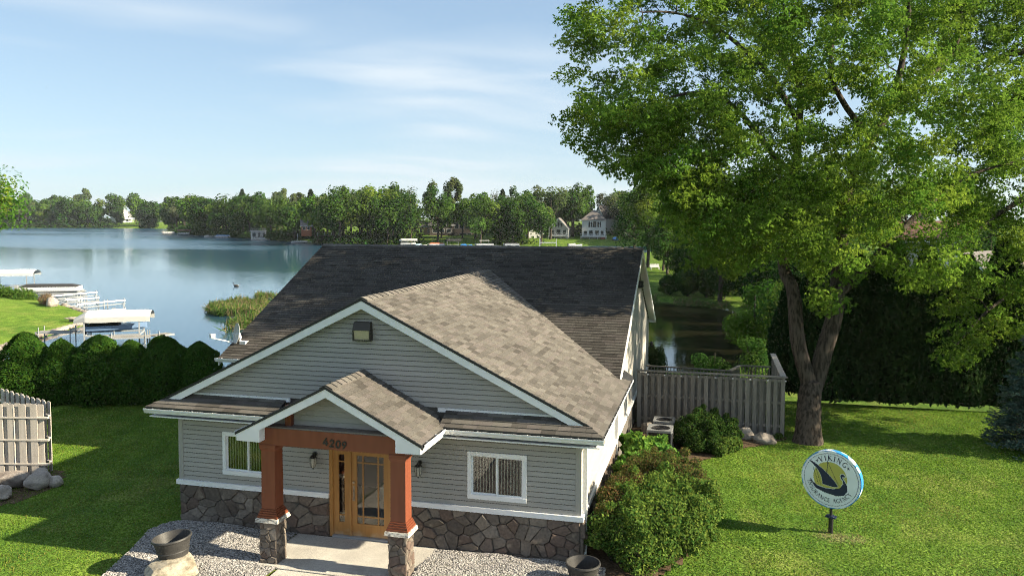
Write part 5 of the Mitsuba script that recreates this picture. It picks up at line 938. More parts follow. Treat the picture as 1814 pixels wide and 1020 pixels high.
# blue spruce at the right edge
K = thing('blue_spruce', 'blue green spruce with drooping layered branches at the right edge of the lawn', 'tree'); r_ = rngs(140); sx, sy, sh_ = 23.35, 12.4, 5.3; ms = []
add('trunk', tube([(sx, sy, -.1), (sx, sy, 2.5), (sx, sy, sh_)], [.13, .09, .02], 8), 'm_bark', K); bw = []
for i in range(330):
    t = r_.random()**1.15; a = r_.uniform(0, 6.283); L = (1.85*(1-t)**.85+.12)*r_.uniform(.75, 1.05); z = .12+t*(sh_-.15); n = int(26+52*L); s = r_.random(n)**.7
    d = np.array([math.cos(a), math.sin(a), 0]); q_ = np.array([-d[1], d[0], 0]); p = np.array([sx, sy, z])+d*(L*s)[:, None]+q_*(r_.normal(0, .16, n)*L*(1.05-s*.6))[:, None]; p[:, 2] += -.20*L*s+.16*L*s**2+r_.normal(0, .035, n)
    ms.append(leaves(p, .15, .34, tint(n, r_, (.075, .125, .110), .3, .12), r_, np.array([0, 0, .9])+0*p, .7, np.tile(d+[0, 0, .15], (n, 1)))); bw.append(tube([(sx, sy, z), np.array([sx, sy, z])+d*L*.9+[0, 0, -.06*L]], [.014, .005], 4, cap=False))
leaf_obj('needles', merge(ms), K); add('branches', cat(bw), 'm_bark', K)
# ------------------------------------------------------------------ round sign on the lawn
K = thing('round_sign', 'round blue white VIKING INSURANCE AGENCY sign on a black post in the lawn', 'sign')
SC, SR, STH = np.array([15.54, 3.2, 1.325]), .695, .165; ph = math.radians(24); sn = np.array([-math.sin(ph), -math.cos(ph), 0]); sx_ = np.array([math.cos(ph), -math.sin(ph), 0]); sz_ = np.array([0, 0, 1.0])
def onface(m, lift): return mapped(m, SC+sn*lift, sx_*SR, sz_*SR, sn)
disc = Point(0, 0).buffer(1.0, 48)
m = extrude(disc.difference(Point(0, 0).buffer(.97, 48)), STH); add('rim', mapped(m, SC-sn*STH, sx_*SR, sz_*SR, sn), 'm_sign_rim', K)
add('face', mapped(extrude(Point(0, 0).buffer(.969, 48), .02), SC-sn*.022, sx_*SR, sz_*SR, sn), 'm_sign_face', K)
add('back', mapped(extrude(Point(0, 0).buffer(.969, 48), .02), SC-sn*(STH-.004), sx_*SR, sz_*SR, sn), 'm_sign_face', K)
def art(poly, mat, lift, name, **k): add(name, onface(extrude(poly, .003), lift), mat, K, **k)
def arc_pts(cx, cy, rx, ry, a0, a1, n=14): return [(cx+rx*math.cos(math.radians(a)), cy+ry*math.sin(math.radians(a))) for a in np.linspace(a0, a1, n)]
def glyph(ch):
    T_, t_, sf = .085, .04, .03; L_ = lambda p, w: LineString(p).buffer(w, cap_style=2); S_ = lambda x, y, h=.13: sbox(x-h, y-sf if y > .5 else y, x+h, y if y > .5 else y+sf)
    g = {'V': ([L_([(.12, 1), (.45, 0)], T_), L_([(.80, 1), (.45, .02)], t_), S_(.12, 1, .17), S_(.80, 1, .13)], .92),
     'I': ([L_([(.2, 0), (.2, 1)], T_), S_(.2, 0, .17), S_(.2, 1, .17)], .4),
     'K': ([L_([(.2, 0), (.2, 1)], T_), L_([(.75, 1), (.26, .5)], t_), L_([(.36, .55), (.82, 0)], T_), S_(.2, 0, .17), S_(.2, 1, .17), S_(.75, 1), S_(.84, 0, .13)], .92),
     'N': ([L_([(.16, 0), (.16, 1)], t_), L_([(.16, 1), (.78, 0)], T_), L_([(.78, 0), (.78, 1)], t_), S_(.16, 0), S_(.13, 1), S_(.78, 1)], .95),
     'G': ([LineString(arc_pts(.5, .5, .40, .46, 42, 300, 24)).buffer(.07, cap_style=2), L_([(.76, .05), (.76, .42)], T_*.9), S_(.74, .40, .17)], 1.0),
     'C': ([LineString(arc_pts(.5, .5, .40, .46, 42, 318, 24)).buffer(.07, cap_style=2)], .88),
     'S': ([LineString(arc_pts(.34, .73, .22, .22, 30, 270, 14)+arc_pts(.34, .27, .24, .24, 90, -150, 14)).buffer(.065, cap_style=2)], .66),
     'U': ([LineString([(.18, 1), (.18, .32)]+arc_pts(.46, .32, .28, .28, 180, 360, 12)+[(.74, 1)]).buffer(.06, cap_style=2), S_(.18, 1, .16), S_(.74, 1)], .9),
     'R': ([L_([(.2, 0), (.2, 1)], T_), LineString([(.2, .95)]+arc_pts(.42, .735, .22, .21, 90, -90, 12)+[(.2, .525)]).buffer(.055, cap_style=2), L_([(.40, .5), (.78, 0)], T_*.9), S_(.2, 0, .16), S_(.82, 0, .1)], .86),
     'A': ([L_([(.10, 0), (.42, 1)], t_), L_([(.44, 1), (.80, 0)], T_), L_([(.22, .36), (.66, .36)], t_*.8), S_(.10, 0, .13), S_(.80, 0, .16)], .92),
     'E': ([L_([(.2, 0), (.2, 1)], T_), L_([(.06, .97), (.62, .97)], t_*.8), L_([(.2, .52), (.52, .52)], t_*.8), L_([(.06, .03), (.64, .03)], t_*.8), L_([(.62, 1), (.62, .82)], .025), L_([(.64, 0), (.64, .2)], .025)], .74),
     'Y': ([L_([(.12, 1), (.43, .46)], T_), L_([(.76, 1), (.43, .46)], t_), L_([(.43, 0), (.43, .5)], T_), S_(.12, 1, .16), S_(.76, 1), S_(.43, 0, .16)], .88), ' ': ([], .5)}[ch]
    return unary_union(g[0]) if g[0] else None, g[1]
def arc_text(word, R_, h_, mid, flip, gap=.10):
    ws = [glyph(c)[1]+gap for c in word]; tot = sum(ws)*h_; at = -tot/2; out_ = []
    for c, w in zip(word, ws):
        g, gw = glyph(c); ctr = at+w*h_/2; at += w*h_
        if g is None: continue
        a = mid+math.degrees(ctr/R_)*(1 if flip else -1); g = affinity.scale(affinity.translate(g, -gw/2, 0), h_, h_, origin=(0, 0)); rot = a-90 if not flip else a+90
        out_.append((c, affinity.translate(affinity.rotate(g, rot, origin=(0, 0)), R_*math.cos(math.radians(a)), R_*math.sin(math.radians(a)))))
    return out_
for c, g in arc_text('VIKING', .66, .175, 85, False, .13): art(g, 'm_navy', .001, 'letter')
for c, g in arc_text('INSURANCE AGENCY', .80, .135, 262, True, .09): art(g, 'm_navy', .001, 'letter')
for a in (129, 41): art(affinity.translate(Polygon([(.055*(1 if i % 2 == 0 else .42)*math.sin(i*math.pi/5), .055*(1 if i % 2 == 0 else .42)*math.cos(i*math.pi/5)) for i in range(10)]), .75*math.cos(math.radians(a)), .75*math.sin(math.radians(a))), 'm_navy', .001, 'star')
art(Point(0, 0).buffer(.905, 48).difference(Point(0, 0).buffer(.893, 48)), 'm_navy', .001, 'ring')
hull = Polygon([(-.66, -.17), (-.5, -.27), (-.2, -.33), (.1, -.31), (.30, -.22), (.41, -.08), (.40, .03), (.34, .10), (.31, .18), (.33, .24), (.39, .265), (.45, .23), (.46, .18), (.41, .17), (.375, .18), (.375, .13), (.44, .04), (.53, -.10), (.55, -.30), (.45, -.46), (.2, -.53), (-.2, -.48), (-.5, -.38)]).buffer(.012).buffer(-.012)
sail = Polygon([(-.76, .57), (-.55, .50), (-.3, .34), (-.07, .16), (.13, -.04), (.25, -.20), (.05, -.235), (-.28, -.19), (-.29, -.05), (-.35, .13), (-.48, .33)])
sun_ = Point(-.03, .05).buffer(.56, 40).difference(sbox(-1, -1, 1, -.34)); art(sun_.difference(hull.buffer(.02)).difference(sail.buffer(.012)), 'm_olive', .001, 'emblem_sun')
art(hull, 'm_navy', .0015, 'emblem_hull'); art(sail, 'm_navy', .0015, 'emblem_sail')
art(unary_union([LineString([(-.12, .62), (-.14, .22)]).buffer(.010), LineString([(-.12, .60), (.13, .10), (.28, -.16)]).buffer(.007), LineString([(-.60, .33), (-.42, -.2)]).buffer(.006), LineString([(-.52, .36), (-.33, -.22)]).buffer(.006), LineString([(-.68, -.1), (-.62, -.2), (-.5, -.26)]).buffer(.02)]), 'm_navy', .0012, 'emblem_rigging')
art(LineString([(-.30, -.235), (.0, -.275), (.27, -.235), (.33, -.17)]).buffer(.016), 'm_olive', .0052, 'emblem_gunwale')
pc = SC-sn*STH/2
add('post', cat([lathe([(0, 0), (.055, 0), (.055, .46), (.05, .47), (0, .47)], (pc[0], pc[1], -.1), 14), lathe([(0, .40), (.034, .40), (.034, .80), (0, .80)], (pc[0], pc[1], -.1), 12)]), 'm_black', K, smooth=40)
add('collar', cat([beam(pc*[1, 1, 0]+[0, 0, .40]-sx_*.12, pc*[1, 1, 0]+[0, 0, .40]+sx_*.12, .16, .03), lathe([(0, 0), (.085, 0), (.085, .05), (0, .05)], (pc[0], pc[1], .385), 12)]), 'm_navy', K)

# ------------------------------------------------------------------ houses
def local(c, yaw):
    u_ = np.array([math.cos(yaw), math.sin(yaw), 0]); v_ = np.array([-math.sin(yaw), math.cos(yaw), 0]); return lambda m: (np.array([c[0], c[1], c[2]])+np.asarray(m[0])[:, :1]*u_+np.asarray(m[0])[:, 1:2]*v_+np.asarray(m[0])[:, 2:3]*[0, 0, 1.0],)+tuple(m[1:])
def far_house(label, c, w, d, eave, ridge, style, wall, roof, wins=(), yaw_off=0.0, deck=None, over=.5, name='lake_house', trim='m_white', chimney=None):
    K = thing(name, label, 'house'); view = unit(np.array([c[0]-CAM[0], c[1]-CAM[1], 0])); yaw = math.atan2(view[1], view[0])-math.pi/2+yaw_off; T_ = local(c, yaw); x = w/2
    body = [box(-x, x, 0, d, -2, eave)]; o = over
    if style == 'gable_front': body.append(extrude_y(Polygon([(-x, eave), (x, eave), (0, ridge)]), .02, d-.02))
    if style == 'gable_side': body.append(extrude_x(Polygon([(0, eave), (d, eave), (d/2, ridge)]), -x+.02, x-.02))
    add('wall', T_(cat(body)), wall, K)
    t = .18
    if style == 'gable_front':
        s = (ridge-eave)/x; rf = cat([slab(sbox(-x-o, -o, 0, d+o), lambda X, Y: ridge+t-s*abs(X), t), slab(sbox(0, -o, x+o, d+o), lambda X, Y: ridge+t-s*abs(X), t)])
        add('rake_board', T_(cat([extrude_y(Polygon([(0, ridge+t*.8), (q_*(x+o), ridge+t*.8-s*(x+o)), (q_*(x+o), ridge-.3-s*(x+o)), (0, ridge-.3)]), -o-.05, -o) for q_ in (-1, 1)])), trim, K)
    elif style == 'gable_side':
        s = (ridge-eave)/(d/2); rf = cat([slab(sbox(-x-o, -o, x+o, d/2), lambda X, Y: ridge+t-s*abs(Y-d/2), t), slab(sbox(-x-o, d/2, x+o, d+o), lambda X, Y: ridge+t-s*abs(Y-d/2), t)])
        add('eave_board', T_(box(-x-o, x+o, -o-.05, -o, eave-s*o-.1, eave-s*o+t*.8)), trim, K)
    elif style == 'hip':
        h = ridge-eave; k = min(x, d/2)*.98; B = [(-x-o, -o, eave-.1), (x+o, -o, eave-.1), (x+o, d+o, eave-.1), (-x-o, d+o, eave-.1)]; R_ = [(-x+k, d/2-.01, ridge), (x-k+.02, d/2-.01, ridge), (x-k+.02, d/2, ridge), (-x+k, d/2, ridge)]
        rf = cat([hexa(B, R_), box(-x-o, x+o, -o, d+o, eave-.28, eave-.101)])
    else: rf = box(-x-o, x+o, -o, d+o, eave+.01, eave+.25)
    add('roof', T_(rf), roof, K)
    for (u_, z_, ww, hh) in wins:
        wk = add('window', T_(cat([box(u_-ww/2-.12, u_+ww/2+.12, -.08, -.01, z_-.12, z_), box(u_-ww/2-.12, u_+ww/2+.12, -.08, -.01, z_+hh, z_+hh+.12), box(u_-ww/2-.12, u_-ww/2, -.08, -.01, z_, z_+hh), box(u_+ww/2, u_+ww/2+.12, -.08, -.01, z_, z_+hh)])), trim, K)
        add('pane', T_(box(u_-ww/2, u_+ww/2, -.05, -.012, z_, z_+hh)), 'm_window', wk)
    if deck:
        x0, x1, z_, dep, mat = deck; dk = add('balcony', T_(box(x0, x1, -dep, -.1, z_-.3, z_)), mat, K); n = int((x1-x0)/.9)
        add('railing', T_(cat([box(x0, x1, -dep, -dep+.08, z_+.95, z_+1.05)]+[box(x0+(x1-x0)*i/n-.04, x0+(x1-x0)*i/n+.04, -dep+.01, -dep+.07, z_, z_+.95) for i in range(n+1)])), trim if mat == 'm_white' else mat, dk)
        for q_ in np.linspace(x0+.15, x1-.15, 4): add('support', T_(box(q_-.12, q_+.12, -dep+.1, -dep+.34, -2, z_-.301)), trim, dk)
    if chimney: add('chimney', T_(box(chimney[0]-.5, chimney[0]+.5, d*.4, d*.4+.9, eave, chimney[1])), 'm_brick', K)
    return K, T_
def at2(x, y, dz=0.0): X, Y = out(x, y); return (X, Y, gz(X, Y)+dz)
def at3(x, y, z): X, Y = out(x, y); return (X, Y, CAM[2]+KL*(z-CAM[2]))
far_house('white gabled house with grey roof on the far left shore', at2(-549.9, 652, 0), 19, 14, 9, 16, 'gable_front', 'm_wall_white', 'm_roof_far', [(-6, 5.5, 2, 2.4), (-1, 5.5, 2, 2.4), (5, 5.5, 2, 2.4), (-4, 1.2, 4, 2.6), (4, 1.2, 4, 2.6)], .5, (-9, 9, 4.4, 3, 'm_white'))
far_house('white house half hidden in trees right of the gabled one on the far left shore', at2(-525, 668, 2.5), 13, 12, 7, 13, 'gable_front', 'm_wall_white', 'm_roof_far', [(-3, 3, 2, 2.2), (3, 3, 2, 2.2)], -.6)
far_house('dark roofed brown house among trees at the far left end of the shore', at2(-640, 641, 0), 15, 10, 5, 10.5, 'gable_side', 'm_wall_brown', 'm_roof_dark', [(-4, 1.5, 2.5, 2), (0, 1.5, 2.5, 2), (4, 1.5, 2.5, 2)])
far_house('low red brown house by the water left of the far white gabled house', at2(-606, 643, 0), 12, 9, 4.4, 8.5, 'gable_side', 'm_wall_brown', 'm_roof_dark', [(-3, 1.2, 2.4, 2), (3, 1.2, 2.4, 2)])
far_house('tan flat roofed house with a row of white framed windows across the lake', at3(-79.9, 268, -.6), 14.5, 10, 9.5, 9.5, 'flat', 'm_wall_tan', 'm_wall_tan', [(-.5, 5.7, 1.7, 2.4), (2.0, 5.7, 1.7, 2.4), (4.6, 5.7, 1.7, 2.4), (6.3, 5.7, .9, 2.4), (2.5, .8, 3, 2.6), (5.6, .8, 1.6, 2.6)])
far_house('dark brown house with long shaded deck left of the tan flat roofed one', at3(-84.5, 263.5, -.9), 11, 9, 7.5, 8.6, 'gable_side', 'm_wall_dark', 'm_roof_dark', [(-3, 4.2, 2, 1.6), (0, 4.2, 2, 1.6), (3, 4.2, 2, 1.6)], 0, (-5.4, 8, 3.0, 3.4, 'm_darkwood'))
far_house('small tan cottage partly hidden by trees left of the dark deck house', at3(-92.5, 266.7, 1.4), 8, 7, 4.2, 6.4, 'gable_side', 'm_wall_tan', 'm_roof_dark', [(-2, 1.4, 1.2, 1.4), (2, 1.4, 1.2, 1.4)])
hw, _ = far_house('white hip roofed house with wide windows and balcony across the lake', at3(-28.1, 266.0, -1.1), 10.2, 9.5, 10.4, 14.6, 'hip', 'm_wall_white', 'm_roof_far', [(-1.9, 7.1, .75, 2.4), (-.9, 7.1, .75, 2.4), (.4, 7.1, 1.5, 2.6), (1.9, 7.1, .9, 2.4), (2.8, 7.1, .5, 2.4), (-3.6, 3.7, 1.4, 1.8), (-1.2, 3.7, 1.6, 2.0), (1.4, 3.7, 1.6, 2.0), (3.6, 3.7, 1.2, 1.8), (-2.5, .2, 2.6, 2.3), (2.0, .2, 2.2, 2.3)], 0, (-5.6, 5.4, 3.3, 2.8, 'm_white'))
K, T_ = 'x', local(at3(-28.1, 266.0, -1.1), math.atan2(*(np.array(out(-28.1, 266.0))-CAM[:2])[::-1])-math.pi/2)
add('stairs', T_(cat([box(3.0, 4.7, -6.5+i*.3, -6.2+i*.3, -1.4, -1.15+i*.36) for i in range(12)])), 'm_stairs', hw, label='red brown outside stairs up to the balcony')
far_house('white gabled house with glazed front and lower porch behind the spreading tree', at3(-40.5, 263.7, -1.1), 8.4, 9, 6.6, 10.9, 'gable_front', 'm_wall_pale', 'm_roof_far', [(-1.3, 7.2, 1.0, 1.6), (0, 7.2, 1.0, 2.2), (1.3, 7.2, 1.0, 1.6), (-2.6, 4.0, 1.6, 1.9), (0, 4.0, 1.8, 2.1), (2.6, 4.0, 1.4, 1.9), (-2, .4, 2.2, 2.1), (1.8, .4, 2.4, 2.1)], -.12, (-4.1, 4.1, 3.5, 2.4, 'm_white'))
far_house('small white cottage with steep roof left of the spreading tree', at3(-48.7, 262.5, -1.1), 6.2, 7, 4.6, 7.0, 'gable_front', 'm_wall_white', 'm_roof_dark', [(-1.2, 1.4, 1.2, 1.8), (1.3, 1.4, 1.2, 1.8)], .2)
far_house('house with tall white gable rising behind the hip roofed house', at3(-29.5, 290, 2.5), 8.5, 9, 7.0, 12.5, 'gable_front', 'm_wall_white', 'm_roof_dark', [(0, 7, 1.4, 1.8)], -1.0)
far_house('small grey boathouse with pale eave right of the hip roofed house', at3(-15.2, 275.1, -.4), 6.2, 6, 3.2, 4.2, 'gable_side', 'm_wall_pale', 'm_roof_far', [(-1.4, .7, 1.6, 1.5), (1.4, .7, 1.2, 1.5)], name='boathouse')
far_house('house with big grey gable roof between trees left of the small white cottage', at3(-58.3, 264.4, -1.1), 6.5, 8, 5.0, 9.6, 'gable_front', 'm_wall_dark', 'm_roof_far', [(0, 4.6, 1.6, 1.8)], .3)
far_house('little red walled cottage on the wooded slope behind the white boat', at3(-136.3, 256.5, 2.6), 4.6, 5, 3.0, 5.2, 'gable_side', 'm_brick', 'm_roof_far', [(-1, 1.1, 1, 1.1), (1, 1.1, 1, 1.1)])
far_house('white two level boathouse with open posts at the water under the wooded slope', at3(-171.0, 279.6, -.9), 7.4, 5, 4.0, 4.0, 'flat', 'm_wall_white', 'm_white', [(-2, 1.0, 1.8, 2), (.6, 1.0, 1.8, 2), (2.6, 1.0, 1.0, 2)], 0, (-3.6, 3.6, 4.3, 1.5, 'm_white'), name='boathouse')
far_house('cream house with brown red roof seen through the big tree on the right', (34.6, 71.5, .0), 5.2, 8, 5.6, 7.3, 'gable_side', 'm_wall_pale', 'm_roof_red', [(1.2, 3.7, 1.3, 1.2)], .12, name='house')
far_house('blue grey garage with pale roof edge seen through branches on the right', (30.0, 45.6, .2), 5.2, 8, 3.1, 4.9, 'gable_front', 'm_wall_blue', 'm_roof_far', [], -.35, name='garage', over=.3)

# ------------------------------------------------------------------ boats, docks and lifts
def hull_mesh(L, B, Hh, n=14):
    t = np.linspace(0, 1, n); hb = B/2*np.minimum(1, (1-t**3.2)*1.02)+.01; rise = Hh*(.0+.28*t**2); out_ = []
    for i in range(n):
        x = (t[i]-.5)*L; out_ += [(x, -hb[i], Hh+rise[i]), (x, -hb[i]*.86, Hh*.35+rise[i]), (x, 0, rise[i]*1.6), (x, hb[i]*.86, Hh*.35+rise[i]), (x, hb[i], Hh+rise[i]), (x, 0, Hh+rise[i]-.02)]
    i, j = np.meshgrid(np.arange(n-1), np.arange(6), indexing='ij'); q_ = np.stack([i*6+j, (i+1)*6+j, (i+1)*6+(j+1) % 6, i*6+(j+1) % 6], -1).reshape(-1, 4)
    f = np.vstack([q_[:, [0, 1, 2]], q_[:, [0, 2, 3]], [[0, 1, 2], [0, 2, 5], [5, 2, 3], [5, 3, 4]]]); return (np.array(out_), f)
def runabout(label, c, yaw, L, hullm, cover=None, name='motor_boat', cat_='boat'):
    K = thing(name, label, cat_); T_ = local(c, yaw); B = L*.36; h_ = L*.13; add('hull', T_(hull_mesh(L, B, h_)), hullm, K, smooth=40)
    add('windscreen', T_(hexa([(L*.06, -B*.36, h_), (L*.09, -B*.36, h_), (L*.09, B*.36, h_), (L*.06, B*.36, h_)], [(-L*.02, -B*.30, h_+L*.085), (-L*.01, -B*.30, h_+L*.085), (-L*.01, B*.30, h_+L*.085), (-L*.02, B*.30, h_+L*.085)])), 'm_window', K)
    if cover: add('cover', T_(hexa([(-L*.48, -B*.5, h_+.01), (L*.05, -B*.5, h_+.02), (L*.05, B*.5, h_+.02), (-L*.48, B*.5, h_+.01)], [(-L*.42, -B*.12, h_+L*.07), (L*.0, -B*.2, h_+L*.10), (L*.0, B*.2, h_+L*.10), (-L*.42, B*.12, h_+L*.07)])), cover, K)
    add('outboard', T_(cat([box(-L*.56, -L*.50, -.14, .14, h_*.9, h_+L*.07), box(-L*.545, -L*.515, -.05, .05, -.3, h_*.9)])), 'm_black', K); return K
def pontoon(label, c, yaw, L, top, cover=None, name='pontoon_boat'):
    K = thing(name, label, 'boat'); T_ = local(c, yaw); B = 2.4*L/7
    for s in (-1, 1): add('float', T_(tube([(-L/2, s*B*.36, .18), (L*.36, s*B*.36, .18), (L*.46, s*B*.36, .24), (L*.5, s*B*.36, .32)], [.26, .26, .18, .04], 10)), 'm_metal', K, smooth=40)
    add('deck', T_(box(-L/2, L*.46, -B/2, B/2, .45, .53)), 'm_grey', K)
    for s in (-1, 1): add('side_panel', T_(box(-L*.47, L*.40, s*B*.485-.02, s*B*.485+.02, .56, 1.08)), 'm_white', K)
    add('front_panel', T_(box(L*.40, L*.43, -B*.48, B*.48, .56, 1.07)), 'm_white', K)
    if cover: add('cover', T_(hexa([(-L*.47, -B*.5, 1.09), (L*.42, -B*.5, 1.09), (L*.42, B*.5, 1.09), (-L*.47, B*.5, 1.09)], [(-L*.38, -B*.18, 1.45), (L*.32, -B*.18, 1.38), (L*.32, B*.18, 1.38), (-L*.38, B*.18, 1.45)])), cover, K)
    add('outboard', T_(cat([box(-L*.56, -L*.51, -.2, .2, .5, 1.25), box(-L*.545, -L*.52, -.06, .06, -.3, .5)])), 'm_grey', K)
    if top:
        add('canopy', T_(cat([hexa([(-L*.35, -B*.5, 2.3), (L*.2, -B*.5, 2.3), (L*.2, B*.5, 2.3), (-L*.35, B*.5, 2.3)], [(-L*.32, -B*.35, 2.42), (L*.17, -B*.35, 2.42), (L*.17, B*.35, 2.42), (-L*.32, B*.35, 2.42)])])), top, K)
        add('canopy_posts', T_(cat([tube([(x_, s*B*.45, 1.0), (x_*.9, s*B*.45, 2.32)], .025, 6) for x_ in (-L*.3, L*.15) for s in (-1, 1)])), 'm_metal', K)
    return K
def lift(label, c, yaw, L, B, zt, zc, mat, posts=True):
    K = thing('boat_lift', label, 'boat lift'); T_ = local(c, yaw); e = .9
    v = []; f = []; prof = [(-B/2, -.42), (-B/2, 0), (-B*.3, .34), (0, .46), (B*.3, .34), (B/2, 0), (B/2, -.42)]
    xs = [-L/2-.02, -L/2+e, -L*.15, L*.2, L/2-.3, L/2+.05]; k = [.45, 1, 1, 1, 1, .97]; dz = [-.25, .03, -.02, .02, 0, -.05]
    for x_, kk_, d_ in zip(xs, k, dz): v += [(x_, p_*(.55+.45*kk_), zc+q_*kk_+d_) for p_, q_ in prof]
    n = len(prof)
    for i in range(len(xs)-1): f += [[i*n+j, (i+1)*n+j, (i+1)*n+j+1, i*n+j+1] for j in range(n-1)]
    add('canopy', T_((np.array(v), np.array([[a, b, c_] for a, b, c_, d_ in f]+[[a, c_, d_] for a, b, c_, d_ in f]))), mat, K)
    for x_ in (-L*.36, L*.36):
        for s in (-1, 1): add('post', T_(beam((x_, s*B*.46, -.8), (x_, s*B*.46, zc+.05), .10, .10)), 'm_metal', K)
    add('cradle', T_(cat([beam((-L*.36, s*B*.46, .62), (L*.36, s*B*.46, .62), .09, .12) for s in (-1, 1)]+[beam((x_, -B*.46, .60), (x_, B*.46, .60), .09, .12) for x_ in (-L*.36, L*.36)])), 'm_metal', K); return K
def dock(label, pts, w, z, mat='m_metal', plank=True, name='dock'):
    K = thing(name, label, 'dock'); p = np.array(pts, float)
    for a, b in zip(p[:-1], p[1:]):
        a3, b3 = np.array([*a, z]), np.array([*b, z]); d = unit(b3-a3); s = np.array([-d[1], d[0], 0]); L = np.linalg.norm(b3-a3)
        if plank:
            n = int(L/.45)
            for i in range(n): q_ = a3+d*(L*(i+.5)/n); add('plank', tone(beam(q_-s*w/2, q_+s*w/2, L/n*.93, .05), rng_dock.random()), 'm_greywood', K)
        for k in (-1, 1): add('beam', beam(a3+s*k*w/2+[0, 0, -.03], b3+s*k*w/2+[0, 0, -.03], .10, .14), mat, K)
        for t in np.arange(.3, L, 2.6):
            for k in (-1, 1): q_ = a3+d*t+s*k*(w/2+.07); add('post', beam(q_+[0, 0, -1.6], q_+[0, 0, .45], .07, .07), mat, K)
    return K
rng_dock = rngs(200); WZ = WATER_Z
# left cove: covered lift with a blue boat, wooden dock, two empty lift frames, pontoon under a canopy
LY = math.atan2(1.9, 3.2); lc = np.array([-37.2, 41.0])
lift('boat lift with grey white fabric canopy in the left cove beyond the hedge', (*lc, WZ), LY, 5.9, 2.8, .6, 2.15, 'm_canvas')
runabout('blue and white boat hoisted under the grey white canopy in the left cove', (lc[0]+.2, lc[1]+.1, WZ+.75), LY, 4.7, 'm_boat_blue', 'm_black')
dock('short wooden dock beside the covered lift in the left cove', [(-36.2, 39.1), (-33.4, 40.8), (-32.9, 42.6)], 1.1, WZ+.55)
dock('dark gangway running from the lawn to the covered lift', [(-43.5, 39.2), (-40.6, 40.2)], .9, WZ+.75)
def frame(label, q4, z0, z1):
    K = thing('lift_frame', label, 'boat lift'); q = [np.array([*p, 0]) for p in q4]
    for a, b in ((0, 1), (3, 2)):
        add('top_beam', beam(q[a]+[0, 0, z1], q[b]+[0, 0, z1], .17, .16), 'm_white', K); add('lower_beam', beam(q[a]+[0, 0, z0], q[b]+[0, 0, z0], .12, .10), 'm_metal', K)
        for t in (.04, .55, .62, .97): p = q[a]+(q[b]-q[a])*t; add('post', beam(p+[0, 0, WZ-.8], p+[0, 0, z1+.25], .09, .09), 'm_metal', K)
    for t in (.1, .95): add('cross_beam', beam(q[0]+(q[1]-q[0])*t+[0, 0, z0], q[3]+(q[2]-q[3])*t+[0, 0, z0], .10, .10), 'm_metal', K)
frame('white railed lift frame standing in the water at the tip of the left lawn', [(-57.1, 58.23), (-55.4, 63.93), (-48.6, 55.9), (-50.1, 53.3)], WZ+.35, WZ+.75)
frame('white railed lift frame farther out, beside the white covered pontoon boat', [(-67.8, 65.6), (-66.2, 71.6), (-60.4, 65.4), (-62.6, 62.4)], WZ+.35, WZ+.75)
PYAW = math.radians(-62)
pontoon('white pontoon boat with dark cover moored behind the left lawn', (-76.0, 74.2, WZ), math.radians(28)+PYAW*0, 8.2, None, 'm_canvas_dark')
lift('white canopied lift at the left edge above the pontoon boat', (-86.0, 77.5, WZ), math.radians(25), 6.4, 3.0, .6, 2.6, 'm_white')
# thin bank plants, bench, goose
r_ = rngs(210); bx = np.linspace(-86, -66.5, 40); 
bush('shore_shrub', 'low row of green shoreline plants in front of the white pontoon boat', 'plant', [(x_, 67.5-(x_+78)*.36+r_.normal(0, .4), gz(x_, 67.0)+.3, r_.uniform(.7, 1.3)) for x_ in bx], 9000, .30, .5, (.06, .12, .02), (.10, .17, .03), .3, 211, stems=False)
bush('grass_tuft', 'pinkish tan ornamental grass at the end of the shoreline plants', 'plant', [(-63.8, 60.8, gz(-63.8, 60.8)+.5, .9), (-62.6, 60.0, gz(-62.6, 60)+.4, .7)], 900, .5, .14, (.24, .16, .10), (.2, .18, .1), .3, 212, stems=False, droop=-.8)
add('boulder', lump((-61.2, 59.0, gz(-61.2, 59)+.35), (1.2, .7, .7), 213, .15), 'm_rock', label='grey block shaped boulder at the shore by the farther lift frame', cat_='boulder', smooth=True)
K = thing('stone_bench', 'low brown stone bench on the left lawn near the water', 'bench'); bp = np.array([-47.8, 48.2, gz(-47.8, 48.2)])
add('seat', lump(bp+[0, 0, .42], (1.15, .4, .12), 214, .1), 'm_rock', K, smooth=True); add('leg', lump(bp+[-.7, 0, .18], (.18, .3, .24), 215, .1, 2), 'm_rock', K); add('leg', lump(bp+[.7, 0, .18], (.18, .3, .24), 216, .1, 2), 'm_rock', K)
SEA = [out(*q) for q in [(-49, 47.9), (-42.5, 43.4), (-39, 40.9), (-37.6, 38.7), (-36.2, 34.9), (-34.6, 29.9), (-32.5, 24.9), (-28, 20.9)]]
K = thing('sea_wall', 'pale stone edging along the tip of the left lawn', 'wall'); r_ = rngs(217)
for (a, b) in zip(SEA[:-1], SEA[1:]):
    L = math.dist(a, b)
    for t in np.arange(0, L, .9): p = np.array(a)+(np.array(b)-np.array(a))*t/L; add('stone', lump((p[0], p[1], WZ+.22), (.55, .35, .24), int(218+t*7+L), .15, 1), 'm_rock', K)
K = thing('wild_goose', 'dark goose swimming on the calm water near the reeds', 'bird'); gp = np.array([-59.0, 92.4, WZ])
